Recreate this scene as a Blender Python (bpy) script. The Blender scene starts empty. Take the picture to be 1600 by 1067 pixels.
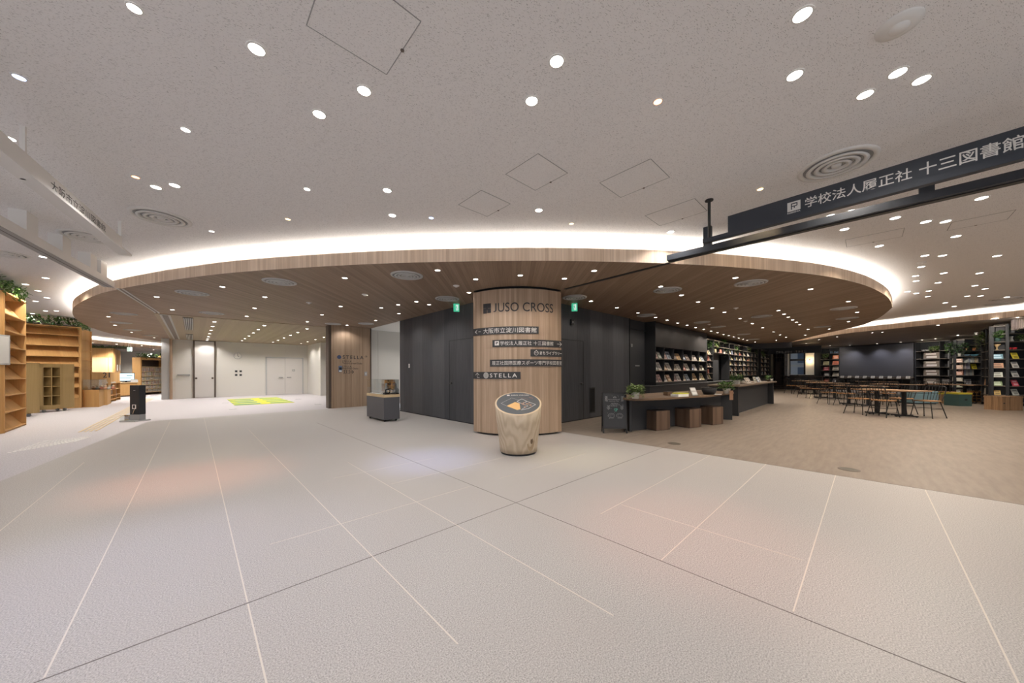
import bpy, math, random
from mathutils import Vector, Matrix
random.seed(7)
C_ = bpy.context.collection
PI = math.pi
# ------------------------------------------------------------------ camera, world, exposure
H_EYE, FPX, ROLL, YAW = 1.25, 526.0, math.radians(0.2), math.radians(46.6)
cam_d = bpy.data.cameras.new('camera'); cam_d.sensor_width = 36.0
cam_d.lens = FPX / 1600 * 36.0; cam_d.shift_y = 48.0 / 1600; cam_d.clip_start = 0.05; cam_d.clip_end = 300
cam = bpy.data.objects.new('camera', cam_d); C_.objects.link(cam)
cam.location = (0, 0, H_EYE); cam.rotation_euler = (PI / 2, ROLL, YAW - PI / 2)
sc = bpy.context.scene; sc.camera = cam
w = bpy.data.worlds.new('world'); sc.world = w; w.use_nodes = True
bg = w.node_tree.nodes['Background']; bg.inputs[0].default_value = (0.92, 0.95, 1.0, 1); bg.inputs[1].default_value = 0.9
sc.view_settings.view_transform = 'Standard'; sc.view_settings.look = 'None'
sc.view_settings.exposure = 0.07; sc.view_settings.gamma = 1.0; sc.view_settings.use_curve_mapping = False
try:
    sc.cycles.use_denoising = True; sc.cycles.denoiser = 'OPENIMAGEDENOISE'
    sc.cycles.max_bounces = 8; sc.cycles.diffuse_bounces = 5; sc.cycles.glossy_bounces = 3
    sc.cycles.transmission_bounces = 6; sc.cycles.transparent_max_bounces = 12
    sc.cycles.sample_clamp_indirect = 3.0; sc.cycles.caustics_reflective = False; sc.cycles.caustics_refractive = False
except Exception: pass
sun_d = bpy.data.lights.new('daylight', 'SUN'); sun_d.energy = 3.0; sun_d.angle = 0.2; sun_d.color = (.92, .96, 1)   # daylight on the building outside the bay window
sun = bpy.data.objects.new('daylight', sun_d); C_.objects.link(sun); sun.rotation_euler = (0, math.radians(-40), 0); sun.location = (10, 0, 12)
SPOT_W, COVE_W = 29.5, 32.0
SOF, CEI = 2.93, 3.30          # wood soffit, plaster ceiling

# ------------------------------------------------------------------ measuring helpers (ground plan from the survey picture)
def camxy(x, y, h=0.0):
    dx, dy = x - 800, y - 533.5
    a = dx * math.cos(ROLL) - dy * math.sin(ROLL); b = dx * math.sin(ROLL) + dy * math.cos(ROLL) - 48
    Z = FPX * (H_EYE - h) / b
    return a / FPX * Z, Z
def uv(X, Z):   # X right of, Z ahead of the viewer -> building axes
    return (X * math.sin(YAW) + Z * math.cos(YAW), -X * math.cos(YAW) + Z * math.sin(YAW))
def at(x, y, h=0.0): return uv(*camxy(x, y, h))
def depth(p): return p[0] * math.cos(YAW) + p[1] * math.sin(YAW)
def zat(x, y, p):
    dx, dy = x - 800, y - 533.5
    return H_EYE - (dx * math.sin(ROLL) + dy * math.cos(ROLL) - 48) * depth(p) / FPX
def hit(x, p, q):       # where the sight line of column x meets the vertical plane over line p-q
    t = (x - 800) / FPX
    a, b = t * math.sin(YAW) + math.cos(YAW), -t * math.cos(YAW) + math.sin(YAW)
    dx, dy = q[0] - p[0], q[1] - p[1]
    s = (p[0] * dy - p[1] * dx) / (a * dy - b * dx)
    return (s * a, s * b)
def onv(x, v): return hit(x, (0, v), (1, v))
def onu(x, u): return hit(x, (u, 0), (u, 1))
def far(x, Z): return uv((x - 800) / FPX * Z, Z)
FWD = YAW - PI / 2            # rotation of a thing whose local +y looks straight away from the viewer

# ------------------------------------------------------------------ mesh helpers
class MB:
    def __init__(s): s.v = []; s.f = []; s.u = {}
    def poly(s, pts, uvs=None):
        i = len(s.v); s.v += [tuple(p) for p in pts]; s.f.append(tuple(range(i, i + len(pts))))
        if uvs: s.u[len(s.f) - 1] = uvs
        return s
    def box(s, x0, x1, y0, y1, z0, z1, rz=0, piv=None, M=None):
        P = [Vector((x, y, z)) for z in (z0, z1) for x, y in ((x0, y0), (x1, y0), (x1, y1), (x0, y1))]
        if rz:
            c = Vector(piv or ((x0 + x1) / 2, (y0 + y1) / 2, 0)); R = Matrix.Rotation(rz, 3, 'Z'); P = [c + R @ (p - c) for p in P]
        if M: P = [M @ p for p in P]
        i = len(s.v); s.v += [tuple(p) for p in P]
        for f in ((0, 3, 2, 1), (4, 5, 6, 7), (0, 1, 5, 4), (1, 2, 6, 5), (2, 3, 7, 6), (3, 0, 4, 7)): s.f.append(tuple(i + k for k in f))
        return s
    def prism(s, pts, z0, z1, arc=False):
        n = len(pts); i = len(s.v)
        s.v += [(p[0], p[1], z0) for p in pts] + [(p[0], p[1], z1) for p in pts]
        s.f.append(tuple(i + k for k in reversed(range(n)))); s.f.append(tuple(i + n + k for k in range(n)))
        d = 0
        for k in range(n):
            j = (k + 1) % n; e = math.dist(pts[k][:2], pts[j][:2]); s.f.append((i + k, i + j, i + n + j, i + n + k))
            if arc: s.u[len(s.f) - 1] = [(d, z0), (d + e, z0), (d + e, z1), (d, z1)]
            d += e
        return s
    def strip(s, pts, z0, z1, thick=0.0):     # upright ribbon along a line, uv = length, height
        d = 0
        for a, b in zip(pts, pts[1:]):
            e = math.dist(a[:2], b[:2])
            s.poly([(a[0], a[1], z0), (b[0], b[1], z0), (b[0], b[1], z1), (a[0], a[1], z1)], [(d, z0), (d + e, z0), (d + e, z1), (d, z1)])
            d += e
        return s
    def flat(s, pa, pb, z):                   # level ribbon between two lines
        for k in range(len(pa) - 1):
            s.poly([(*pa[k][:2], z), (*pa[k + 1][:2], z), (*pb[k + 1][:2], z), (*pb[k][:2], z)])
        return s
    def tube(s, path, r, n=8, r1=None, closed=False):
        path = [Vector(p) for p in path]; m = len(path); i0 = len(s.v); t0 = None
        for k, p in enumerate(path):
            if closed: t = path[(k + 1) % m] - path[k - 1]
            else: t = path[min(k + 1, m - 1)] - path[max(k - 1, 0)]
            t.normalize()
            if t0 is None:
                a = t.orthogonal().normalized()
            else:
                a = (a - t * a.dot(t)); a = a.normalized() if a.length > 1e-6 else t.orthogonal().normalized()
            t0 = t; b = t.cross(a); rr = r if r1 is None else r + (r1 - r) * k / max(1, m - 1)
            for j in range(n):
                g = 2 * PI * j / n; q = p + a * (math.cos(g) * rr) + b * (math.sin(g) * rr); s.v.append(tuple(q))
        for k in range(m if closed else m - 1):
            for j in range(n):
                A, B = i0 + k * n, i0 + ((k + 1) % m) * n
                s.f.append((A + j, A + (j + 1) % n, B + (j + 1) % n, B + j))
        if not closed:
            s.f.append(tuple(i0 + j for j in reversed(range(n)))); s.f.append(tuple(i0 + (m - 1) * n + j for j in range(n)))
        return s
    def lathe(s, prof, n=32, c=(0, 0), cap0=True, cap1=True):
        i0 = len(s.v)
        for r, z in prof:
            for j in range(n):
                g = 2 * PI * j / n; s.v.append((c[0] + r * math.cos(g), c[1] + r * math.sin(g), z))
        d = 0
        for k in range(len(prof) - 1):
            for j in range(n):
                A, B = i0 + k * n, i0 + (k + 1) * n
                s.f.append((A + j, A + (j + 1) % n, B + (j + 1) % n, B + j))
                R = max(prof[0][0], prof[-1][0]); e = 2 * PI * R / n
                s.u[len(s.f) - 1] = [(j * e, prof[k][1]), (j * e + e, prof[k][1]), (j * e + e, prof[k + 1][1]), (j * e, prof[k + 1][1])]
        if cap0: s.f.append(tuple(i0 + j for j in reversed(range(n))))
        if cap1: s.f.append(tuple(i0 + (len(prof) - 1) * n + j for j in range(n)))
        return s
    def disc(s, c, r, z, n=24, up=True):
        P = [(c[0] + r * math.cos(2 * PI * j / n), c[1] + r * math.sin(2 * PI * j / n), z) for j in range(n)]
        return s.poly(P if up else P[::-1])
    def add(s, other, M=None):
        i = len(s.v); s.v += [tuple(M @ Vector(p)) if M else p for p in other.v]; k0 = len(s.f)
        s.f += [tuple(i + k for k in f) for f in other.f]
        for k, q in other.u.items(): s.u[k0 + k] = q
        return s
    def mesh(s, name, mat, smooth=False):
        me = bpy.data.meshes.new(name); me.from_pydata(s.v, [], s.f); me.materials.append(mat)
        L = me.uv_layers.new(name='uv').data
        for p in me.polygons:
            q = s.u.get(p.index); nx, ny, nz = (abs(t) for t in p.normal)
            for k, li in enumerate(p.loop_indices):
                if q: L[li].uv = q[k]; continue
                x, y, z = me.vertices[me.loops[li].vertex_index].co
                L[li].uv = (x, y) if nz >= max(nx, ny) else ((x, z) if ny >= nx else (y, z))
        if smooth:
            for p in me.polygons: p.use_smooth = True
        return me
    def build(s, name, mat, parent=None, smooth=False, bevel=0, label=None):
        o = bpy.data.objects.new(name, s.mesh(name, mat, smooth)); C_.objects.link(o)
        if parent is not None: o.parent = parent
        if label: o['label'] = label
        if bevel:
            b = o.modifiers.new('edge', 'BEVEL'); b.width = bevel; b.segments = 2; b.limit_method = 'ANGLE'
        return o
def tag(o, label, cat, group=None, kind=None):
    o['label'] = label; o['category'] = cat
    if group: o['group'] = group
    if kind: o['kind'] = kind
    return o
def thing(name, label, cat, loc=(0, 0, 0), rz=0, group=None):
    o = bpy.data.objects.new(name, None); C_.objects.link(o); o.empty_display_size = 0.1
    o.location = (loc[0], loc[1], loc[2] if len(loc) > 2 else 0); o.rotation_euler = (0, 0, rz)
    return tag(o, label, cat, group)
def struct(name, mb, mat, parent=None, label=None):
    o = mb.build(name, mat, parent)
    if parent is None: o['kind'] = 'structure'
    if label: o['label'] = label
    return o
def dup(root, loc, rz=0, label=None, group=None):
    r = root.copy(); C_.objects.link(r); r.location = loc; r.rotation_euler = (0, 0, rz)
    if label: r['label'] = label
    if group: r['group'] = group
    for ch in list(root.children):
        c = ch.copy(); C_.objects.link(c); c.parent = r
        for g in list(ch.children):
            d = g.copy(); C_.objects.link(d); d.parent = c
    return r
ORD = 'zeroth first second third fourth fifth sixth seventh eighth ninth tenth eleventh twelfth thirteenth fourteenth fifteenth sixteenth seventeenth eighteenth nineteenth'.split()
TENS = {20: 'twent', 30: 'thirt', 40: 'fort', 50: 'fift', 60: 'sixt', 70: 'sevent', 80: 'eight', 90: 'ninet'}
def nth(n):
    if n < 20: return ORD[n]
    t = TENS[n // 10 * 10]
    return t + 'ieth' if n % 10 == 0 else t + 'y-' + ORD[n % 10]
def spline(pts, n=10, closed=False):
    out = []; m = len(pts)
    for k in range(m if closed else m - 1):
        P = [pts[(k + d) % m] if closed else pts[min(max(k + d, 0), m - 1)] for d in (-1, 0, 1, 2)]
        for j in range(n):
            t = j / n
            out.append(tuple(0.5 * (2 * P[1][i] + (P[2][i] - P[0][i]) * t + (2 * P[0][i] - 5 * P[1][i] + 4 * P[2][i] - P[3][i]) * t * t + (3 * P[1][i] - P[0][i] - 3 * P[2][i] + P[3][i]) * t ** 3) for i in range(len(pts[0]))))
    if not closed: out.append(tuple(pts[-1]))
    return out
def offset(pts, d):         # shift an open line sideways to its left by d
    out = []
    for k in range(len(pts)):
        a, b = pts[max(k - 1, 0)], pts[min(k + 1, len(pts) - 1)]
        tx, ty = b[0] - a[0], b[1] - a[1]; l = math.hypot(tx, ty)
        out.append((pts[k][0] - ty / l * d, pts[k][1] + tx / l * d))
    return out
def text_mb(body, width=None, height=None, depth_=0.003, fat=0.0, align='L', base=False, gap=1.0):
    """lettering as mesh in x (right), z (up), facing -y; scaled to the given width/height"""
    cu = bpy.data.curves.new('lettering', 'FONT'); cu.body = body; cu.size = 1; cu.extrude = 0.0; cu.offset = fat; cu.resolution_u = 4; cu.space_character = gap
    o = bpy.data.objects.new('lettering', cu); C_.objects.link(o)
    me = bpy.data.meshes.new_from_object(o)
    bpy.data.objects.remove(o); mb = MB()
    V = [v.co for v in me.vertices]
    x0, x1 = min(v.x for v in V), max(v.x for v in V); y0, y1 = min(v.y for v in V), max(v.y for v in V)
    if base: y0, y1 = 0.0, max(v.y for v in V) - 0.012   # sit on the base line, round letters overshoot
    if height is None: height = width / (x1 - x0) * (y1 - y0)
    if width is None: width = height / (y1 - y0) * (x1 - x0)
    sx, sy = width / (x1 - x0), height / (y1 - y0)
    off = 0 if align == 'L' else -width / 2
    P = [((v.x - x0) * sx + off, (v.y - y0) * sy) for v in V]; n = len(P)
    mb.v = [(p[0], -depth_, p[1]) for p in P]
    mb.f = [tuple(p.vertices) for p in me.polygons]
    bpy.data.meshes.remove(me)
    return mb

# ------------------------------------------------------------------ materials
def mat(name, col, rough=0.6, metal=0.0, emit=None, strength=0, spec=0.5, alpha=None, trans=0):
    m = bpy.data.materials.new(name); m.use_nodes = True; b = m.node_tree.nodes['Principled BSDF']
    b.inputs['Base Color'].default_value = (*col, 1); b.inputs['Roughness'].default_value = rough; b.inputs['Metallic'].default_value = metal
    b.inputs['Specular IOR Level'].default_value = spec
    if emit: b.inputs['Emission Color'].default_value = (*emit, 1); b.inputs['Emission Strength'].default_value = strength
    if trans: b.inputs['Transmission Weight'].default_value = trans
    return m
class NT:
    def __init__(s, m): s.t = m.node_tree; s.b = s.t.nodes['Principled BSDF']
    def n(s, typ, **kw):
        k = s.t.nodes.new('ShaderNode' + typ)
        for a, v in kw.items(): setattr(k, a, v)
        return k
    def l(s, a, b): s.t.links.new(a, b)
    def coord(s, which='Object', scale=(1, 1, 1), rot=(0, 0, 0)):
        c = s.n('TexCoord'); mp = s.n('Mapping'); mp.inputs['Scale'].default_value = scale; mp.inputs['Rotation'].default_value = rot
        s.l(c.outputs[which], mp.inputs['Vector']); return mp.outputs['Vector']
    def noise(s, vec, scale, detail=2, rough=0.5):
        k = s.n('TexNoise'); k.inputs['Scale'].default_value = scale; k.inputs['Detail'].default_value = detail; k.inputs['Roughness'].default_value = rough
        s.l(vec, k.inputs['Vector']); return k.outputs['Fac']
    def ramp(s, fac, stops):
        r = s.n('ValToRGB'); e = r.color_ramp.elements
        while len(e) < len(stops): e.new(0.5)
        for k, (p, c) in enumerate(stops): e[k].position = p; e[k].color = (*c, 1)
        s.l(fac, r.inputs['Fac']); return r.outputs['Color']
    def mix(s, a, b, fac, mode='MIX'):
        k = s.n('MixRGB', blend_type=mode)
        for q, i in ((fac, 0), (a, 1), (b, 2)):
            if isinstance(q, (int, float)): k.inputs[i].default_value = q
            elif isinstance(q, tuple): k.inputs[i].default_value = (*q, 1)
            else: s.l(q, k.inputs[i])
        return k.outputs[0]
    def bump(s, h, strength=0.2, dist=0.005):
        k = s.n('Bump'); k.inputs['Strength'].default_value = strength; k.inputs['Distance'].default_value = dist
        s.l(h, k.inputs['Height']); s.l(k.outputs[0], s.b.inputs['Normal'])
def wood(name, c0, c1, plank=0.10, rough=0.55, which='UV', rot=0, gap=True, spec=0.3, grain=1.0, lenv=False):
    """strips `plank` wide running along v (or along u with lenv) each with its own tone and long grain"""
    m = mat(name, c0, rough, spec=spec); N = NT(m)
    vec = N.coord(which, rot=(0, 0, rot)); sp = N.n('SeparateXYZ'); N.l(vec, sp.inputs[0])
    a, b = (sp.outputs[1], sp.outputs[0]) if lenv else (sp.outputs[0], sp.outputs[1])
    dv = N.n('Math', operation='DIVIDE'); N.l(a, dv.inputs[0]); dv.inputs[1].default_value = plank
    fl = N.n('Math', operation='FLOOR'); N.l(dv.outputs[0], fl.inputs[0])
    wn = N.n('TexWhiteNoise', noise_dimensions='1D'); N.l(fl.outputs[0], wn.inputs['W'])
    cb = N.n('CombineXYZ'); N.l(a, cb.inputs[0]); N.l(b, cb.inputs[1]); N.l(wn.outputs['Value'], cb.inputs[2])
    mp = N.n('Mapping'); mp.inputs['Scale'].default_value = (60, 1.6, 40); N.l(cb.outputs[0], mp.inputs[0])
    g = N.noise(mp.outputs[0], 1.0, 4, 0.55)
    md = N.n('Math', operation='MULTIPLY_ADD'); N.l(wn.outputs['Value'], md.inputs[0]); md.inputs[1].default_value = 0.75; md.inputs[2].default_value = -0.37
    ad = N.n('Math', operation='MULTIPLY_ADD'); N.l(g, ad.inputs[0]); ad.inputs[1].default_value = 1.5 * grain; ad.inputs[2].default_value = 0.5 - 0.75 * grain
    sm = N.n('Math', operation='ADD', use_clamp=True); N.l(md.outputs[0], sm.inputs[0]); N.l(ad.outputs[0], sm.inputs[1])
    col = N.mix(c0, c1, sm.outputs[0])
    if gap:
        fr = N.n('Math', operation='FRACT'); N.l(dv.outputs[0], fr.inputs[0])
        cp = N.n('Math', operation='LESS_THAN'); N.l(fr.outputs[0], cp.inputs[0]); cp.inputs[1].default_value = 0.05
        k = N.n('Math', operation='MULTIPLY'); N.l(cp.outputs[0], k.inputs[0]); k.inputs[1].default_value = 0.35
        col = N.mix(col, tuple(x * 0.35 for x in c0), k.outputs[0])
    N.l(col, N.b.inputs['Base Color']); return m

M = {}
# granite: fine salt-and-pepper speckle
m = M['granite'] = mat('granite', (.45, .41, .385), 0.42, spec=0.35); N = NT(m); v = N.coord('Object')
s1 = N.noise(v, 150, 3, 0.75); s2 = N.noise(v, 0.8, 3, 0.6)
c = N.ramp(s1, [(0.32, (.18, .170, .166)), (0.50, (.40, .382, .372)), (0.70, (.64, .615, .595))])
c = N.mix(c, (.40, .36, .34), N.ramp(s2, [(0.35, (0, 0, 0)), (0.75, (.35, .35, .35))]))
N.l(c, N.b.inputs['Base Color'])
m = M['granite_joint'] = mat('pale_grout', (.62, .57, .51), 0.6); M['dark_joint'] = mat('dark_grout', (.16, .14, .13), 0.7)
# vinyl tile of the lounge
m = M['lounge_floor'] = mat('lounge_tile', (.40, .31, .24), 0.36, spec=0.4); N = NT(m); v = N.coord('Object', scale=(1, 6, 1))
c = N.ramp(N.noise(v, 2.2, 5, 0.6), [(0.3, (.215, .178, .148)), (0.7, (.305, .258, .216))]); N.l(c, N.b.inputs['Base Color'])
m = M['carpet'] = mat('carpet', (.52, .47, .48), 0.95, spec=0.1); N = NT(m); v = N.coord('Object')
c = N.ramp(N.noise(v, 60, 3, 0.7), [(0.3, (.44, .415, .43)), (0.7, (.69, .66, .685))]); N.l(c, N.b.inputs['Base Color'])
# fissured acoustic board
m = M['ceiling'] = mat('acoustic_board', (.78, .74, .71), 0.9, spec=0.1); N = NT(m)
v = N.coord('Object', rot=(0, 0, 0.35)); wv = N.n('TexNoise'); wv.inputs['Scale'].default_value = 16; N.l(v, wv.inputs['Vector'])
sb = N.n('VectorMath', operation='MULTIPLY_ADD'); N.l(wv.outputs['Color'], sb.inputs[0]); sb.inputs[1].default_value = (.02, .02, 0); N.l(v, sb.inputs[2])
mp = N.n('Mapping'); mp.inputs['Scale'].default_value = (62, 290, 1); N.l(sb.outputs[0], mp.inputs[0])
fis = N.ramp(N.noise(mp.outputs[0], 1, 1, 0.4), [(0.65, (0, 0, 0)), (0.685, (1, 1, 1))])
mp2 = N.n('Mapping'); mp2.inputs['Scale'].default_value = (260, 64, 1); mp2.inputs['Location'].default_value = (7, 3, 0); N.l(sb.outputs[0], mp2.inputs[0])
fis2 = N.ramp(N.noise(mp2.outputs[0], 1, 1, 0.4), [(0.70, (0, 0, 0)), (0.74, (1, 1, 1))])
c = N.mix((.95, .93, .92), (.50, .485, .475), fis); c = N.mix(c, (.58, .56, .55), fis2)
N.l(c, N.b.inputs['Base Color'])
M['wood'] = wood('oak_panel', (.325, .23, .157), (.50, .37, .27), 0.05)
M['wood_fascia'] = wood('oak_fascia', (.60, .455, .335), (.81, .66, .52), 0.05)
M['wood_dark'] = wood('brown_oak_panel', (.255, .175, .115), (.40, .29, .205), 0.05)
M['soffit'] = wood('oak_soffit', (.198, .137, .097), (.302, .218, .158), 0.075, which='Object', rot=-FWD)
M['soffit_room'] = wood('pale_oak_soffit', (.29, .228, .158), (.36, .288, .205), 0.15, which='Object', gap=False)
M['soffit_grey'] = wood('grey_soffit', (.24, .20, .18), (.30, .255, .225), 0.15, which='Object', gap=False)
M['blackwood'] = wood('charcoal_panel', (.041, .043, .050), (.088, .091, .101), 0.6, gap=False, rough=0.5)
M['black'] = mat('matt_black', (.014, .015, .018), 0.6); M['charcoal'] = mat('charcoal', (.030, .032, .037), 0.6)
M['header'] = mat('header_paint', (.055, .058, .068), 0.6); M['screen'] = mat('charcoal_screen', (.05, .05, .058), 0.75)
M['steel_dark'] = mat('navy_steel', (.030, .036, .048), 0.55, spec=0.4); M['iron'] = mat('black_iron', (.012, .012, .013), 0.5)
M['counter'] = wood('walnut_top', (.10, .062, .038), (.17, .11, .07), 0.25, gap=False, lenv=True)
M['counter_grey'] = wood('greyed_oak_top', (.14, .10, .075), (.21, .16, .12), 0.25, gap=False, lenv=True)
M['stool'] = wood('smoked_oak', (.085, .052, .036), (.15, .098, .068), 0.08, gap=False)
M['birch'] = wood('birch_ply', (.55, .31, .115), (.68, .41, .17), 0.4, gap=False, rough=0.5)
M['birch_pale'] = wood('pale_birch', (.60, .45, .26), (.70, .54, .33), 0.4, gap=False)
M['ply'] = wood('olive_ply', (.30, .205, .085), (.38, .265, .12), 0.3, gap=False)
M['white'] = mat('white_paint', (.84, .82, .79), 0.6); M['cream'] = mat('cream_wall', (.79, .765, .72), 0.75, spec=0.2)
M['door_white'] = mat('door_white', (.73, .70, .675), 0.5)
M['corr'] = mat('grey_white_wall', (.60, .575, .53), 0.8); M['grey'] = mat('grey', (.30, .30, .30), 0.5); M['lightgrey'] = mat('light_grey', (.55, .55, .55), 0.4)
M['metal'] = mat('aluminium', (.6, .6, .6), 0.35, 0.9); M['trim_dark'] = mat('bronze_trim', (.10, .075, .06), 0.5)
M['lens'] = mat('lamp_lens', (.9, .9, .9), 0.4, emit=(1, .93, .84), strength=14)
M['led'] = mat('led_strip', (.9, .9, .9), 0.4, emit=(1, .94, .86), strength=COVE_W)
M['orange_lens'] = mat('orange_lens', (.9, .9, .9), 0.4, emit=(1, .35, .16), strength=5)
M['blue_lens'] = mat('blue_lens', (.9, .9, .9), 0.4, emit=(.45, .60, 1), strength=5)
M['amber_lens'] = mat('amber_lens', (.9, .9, .9), 0.4, emit=(1, .66, .28), strength=6)
M['exit'] = mat('exit_green', (.02, .5, .28), 0.4, emit=(.10, .75, .45), strength=.45)
M['exit_white'] = mat('exit_white', (.9, .95, .92), 0.4, emit=(.8, 1, .9), strength=.7)
M['signplate'] = mat('sign_plate', (.040, .040, .042), 0.5); M['signwhite'] = mat('sign_white', (.72, .70, .67), 0.6)
M['ink'] = mat('ink', (.035, .033, .035), 0.6); M['navy'] = mat('navy_ink', (.05, .07, .14), 0.5)
M['leaf'] = mat('leaf', (.07, .16, .03), 0.5); M['leaf2'] = mat('leaf_dark', (.035, .085, .028), 0.5); M['leaf3'] = mat('leaf_pale', (.17, .25, .08), 0.5)
M['pot'] = mat('pot_white', (.50, .48, .45), 0.6); M['soil'] = mat('soil', (.04, .03, .02), 0.9)
M['seatwood'] = wood('chair_seat', (.24, .125, .055), (.36, .20, .095), 0.2, gap=False); M['tabletop'] = wood('table_top', (.24, .15, .09), (.36, .24, .15), 0.14, gap=False)
m = M['glass'] = mat('clear_acrylic', (1, 1, 1), 0.02); nt = m.node_tree
tr_ = nt.nodes.new('ShaderNodeBsdfTransparent'); gl_ = nt.nodes.new('ShaderNodeBsdfGlossy'); mx_ = nt.nodes.new('ShaderNodeMixShader'); fr_ = nt.nodes.new('ShaderNodeFresnel'); fr_.inputs['IOR'].default_value = 1.35
tr_.inputs[0].default_value = (.93, .95, .95, 1); gl_.inputs['Roughness'].default_value = .03
nt.links.new(fr_.outputs[0], mx_.inputs[0]); nt.links.new(tr_.outputs[0], mx_.inputs[1]); nt.links.new(gl_.outputs[0], mx_.inputs[2]); nt.links.new(mx_.outputs[0], nt.nodes['Material Output'].inputs['Surface'])
m = M['stump'] = mat('log_wood', (.50, .40, .28), 0.6); N = NT(m); v = N.coord('Object', scale=(1, 1, 0.35))
wv = N.n('TexWave', wave_type='RINGS', rings_direction='X'); wv.inputs['Scale'].default_value = 5; wv.inputs['Distortion'].default_value = 9; wv.inputs['Detail'].default_value = 2; wv.inputs['Detail Scale'].default_value = 1.2
N.l(v, wv.inputs['Vector']); c = N.ramp(wv.outputs['Fac'], [(0, (.42, .335, .24)), (.5, (.48, .39, .285)), (1, (.52, .43, .325))]); N.l(c, N.b.inputs['Base Color'])
M['knot'] = mat('wood_knot', (.13, .085, .05), 0.7); M['knot_pale'] = mat('knot_rim', (.33, .245, .16), 0.7)
M['osb'] = wood('rough_ply', (.20, .12, .065), (.36, .22, .12), 0.05, gap=False, grain=1.6); M['yellow'] = mat('yellow_top', (.42, .36, .03), 0.6); M['teal'] = mat('teal_box', (.035, .075, .07), 0.5)
M['sofa'] = mat('blue_upholstery', (.16, .26, .30), 0.8); M['brown'] = mat('dark_brown', (.035, .020, .014), 0.5)
_pal = {}
def pal(c, rough=0.6):
    k = tuple(round(x, 2) for x in c)
    if k not in _pal: _pal[k] = mat('print_%d' % len(_pal), k, rough)
    return _pal[k]

# ================================================================== SETTING
# ---- ground plan outlines
can = [at(x, y, SOF) for x, y in [(239, 531.6), (178.7, 522), (146, 512.9), (126, 503.7), (116, 495), (113.4, 485.3), (120, 476), (150, 461), (184.5, 452), (225, 444.5), (298.5, 433.5), (400, 423), (600, 411.7), (807, 407.5), (960, 409), (1080, 413.3), (1180, 420), (1280, 430), (1340, 442.2), (1370, 453.5), (1388, 465.5), (1394, 477.5), (1391, 483.5), (1370, 498.5), (1340, 509.7), (1280, 523.2)]]
can = [far(275, 20.5), at(258, 534.3, SOF)] + can + [far(1225, 20.5)]
can = spline(can, 6)
fas_r = spline([far(1225, 20.0)] + [at(x, y, SOF) for x, y in [(1262, 530.5), (1322, 521), (1400, 513), (1440, 509), (1540, 499.5), (1600, 494)]] + [uv(16.6, 7.5), uv(17.8, 3.5)], 6)
fas_l = spline([uv(-21.6, 13.0), uv(-22.4, 16)] + [at(x, y, SOF) for x, y in [(142, 536.0), (200, 541), (262, 545.8)]] + [uv(-23.6, 27.0)], 6)
GL0, GL1 = at(0, 752), at(225, 661)                  # granite / carpet border
dx, dy = GL1[0] - GL0[0], GL1[1] - GL0[1]
tb = (12.93 - GL0[1]) / dy; GLb = (GL0[0] + dx * tb, 12.93); GLa = (GL0[0] - dx * 2.2, GL0[1] - dy * 2.2)
VB = -9.0
floor = MB().poly([(GLa[0], GLa[1], 0), (5.6, VB, 0), (5.6, 5.3, 0), (5.2, 12.93, 0), (GLb[0], GLb[1], 0)])
fl = struct('floor', floor, M['granite'], label='speckled beige granite tile floor')
struct('floor_lounge', MB().poly([(5.6, VB, 0), (42, -24, 0), (42, 8, 0), (5.6, 8, 0)]), M['lounge_floor'], label='brownish tile floor of the lounge')
P0 = uv(-34, 0.5); P1 = uv(-34, 34)
struct('floor_carpet', MB().poly([(GLa[0], GLa[1], 0), (GLb[0], GLb[1], 0), (14, 12.93, 0), (14, 36, 0), (*P1, 0), (*P0, 0)]), M['carpet'], label='pale carpet of the library and side room')
# tile joints: white grout every 0.68 m, two dark expansion joints that cross
def joint(p, q, wd, m, nm):
    a = math.atan2(q[1] - p[1], q[0] - p[0]); L = math.dist(p, q); o = MB().box(0, L, -wd / 2, wd / 2, 0.0002, 0.0012).build(nm, m, fl)
    o.location = (*p, 0); o.rotation_euler = (0, 0, a)
def lim(u):
    t = (u - GL0[0]) / dx if abs(dx) > 1e-6 else 99
    return 12.9
for u_, va, vb in ((-1.125, 3.6, 7.6), (-0.45, 2.33, 12.9), (0.21, 1.0, 2.31), (0.21, 2.33, 12.9), (0.88, 1.3, 9.5), (1.56, 0.9, 5.0), (2.92, 0.3, 1.6)):
    joint((u_, va), (u_, vb), 0.007, M['granite_joint'], 'pale_joint')
for v_, ua, ub in ((1.62, 2.6, 5.59), (0.945, 2.25, 5.59), (0.27, 2.26, 5.59), (-0.41, 1.9, 5.59), (3.0, 0.4, 2.2), (3.68, 1.6, 3.4), (4.36, 1.2, 2.6), (2.98, 2.6, 4.4)):
    joint((ua, v_), (ub, v_), 0.007, M['granite_joint'], 'pale_joint')
joint((2.24, -6), (2.24, 9.5), 0.006, M['dark_joint'], 'dark_joint'); joint((-3.0, 2.32), (5.59, 2.32), 0.006, M['dark_joint'], 'dark_joint')
joint((5.6, -6), (5.6, 4.4), 0.006, M['dark_joint'], 'border_joint')
# ---- ceiling slab
q = [uv(-34, -5), (14, -20), (33.2, -20), (33.2, 20), (0, 49.5)]
struct('ceiling', MB().prism(q, CEI, CEI + 0.15), M['ceiling'], label='pale speckled acoustic ceiling')
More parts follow.
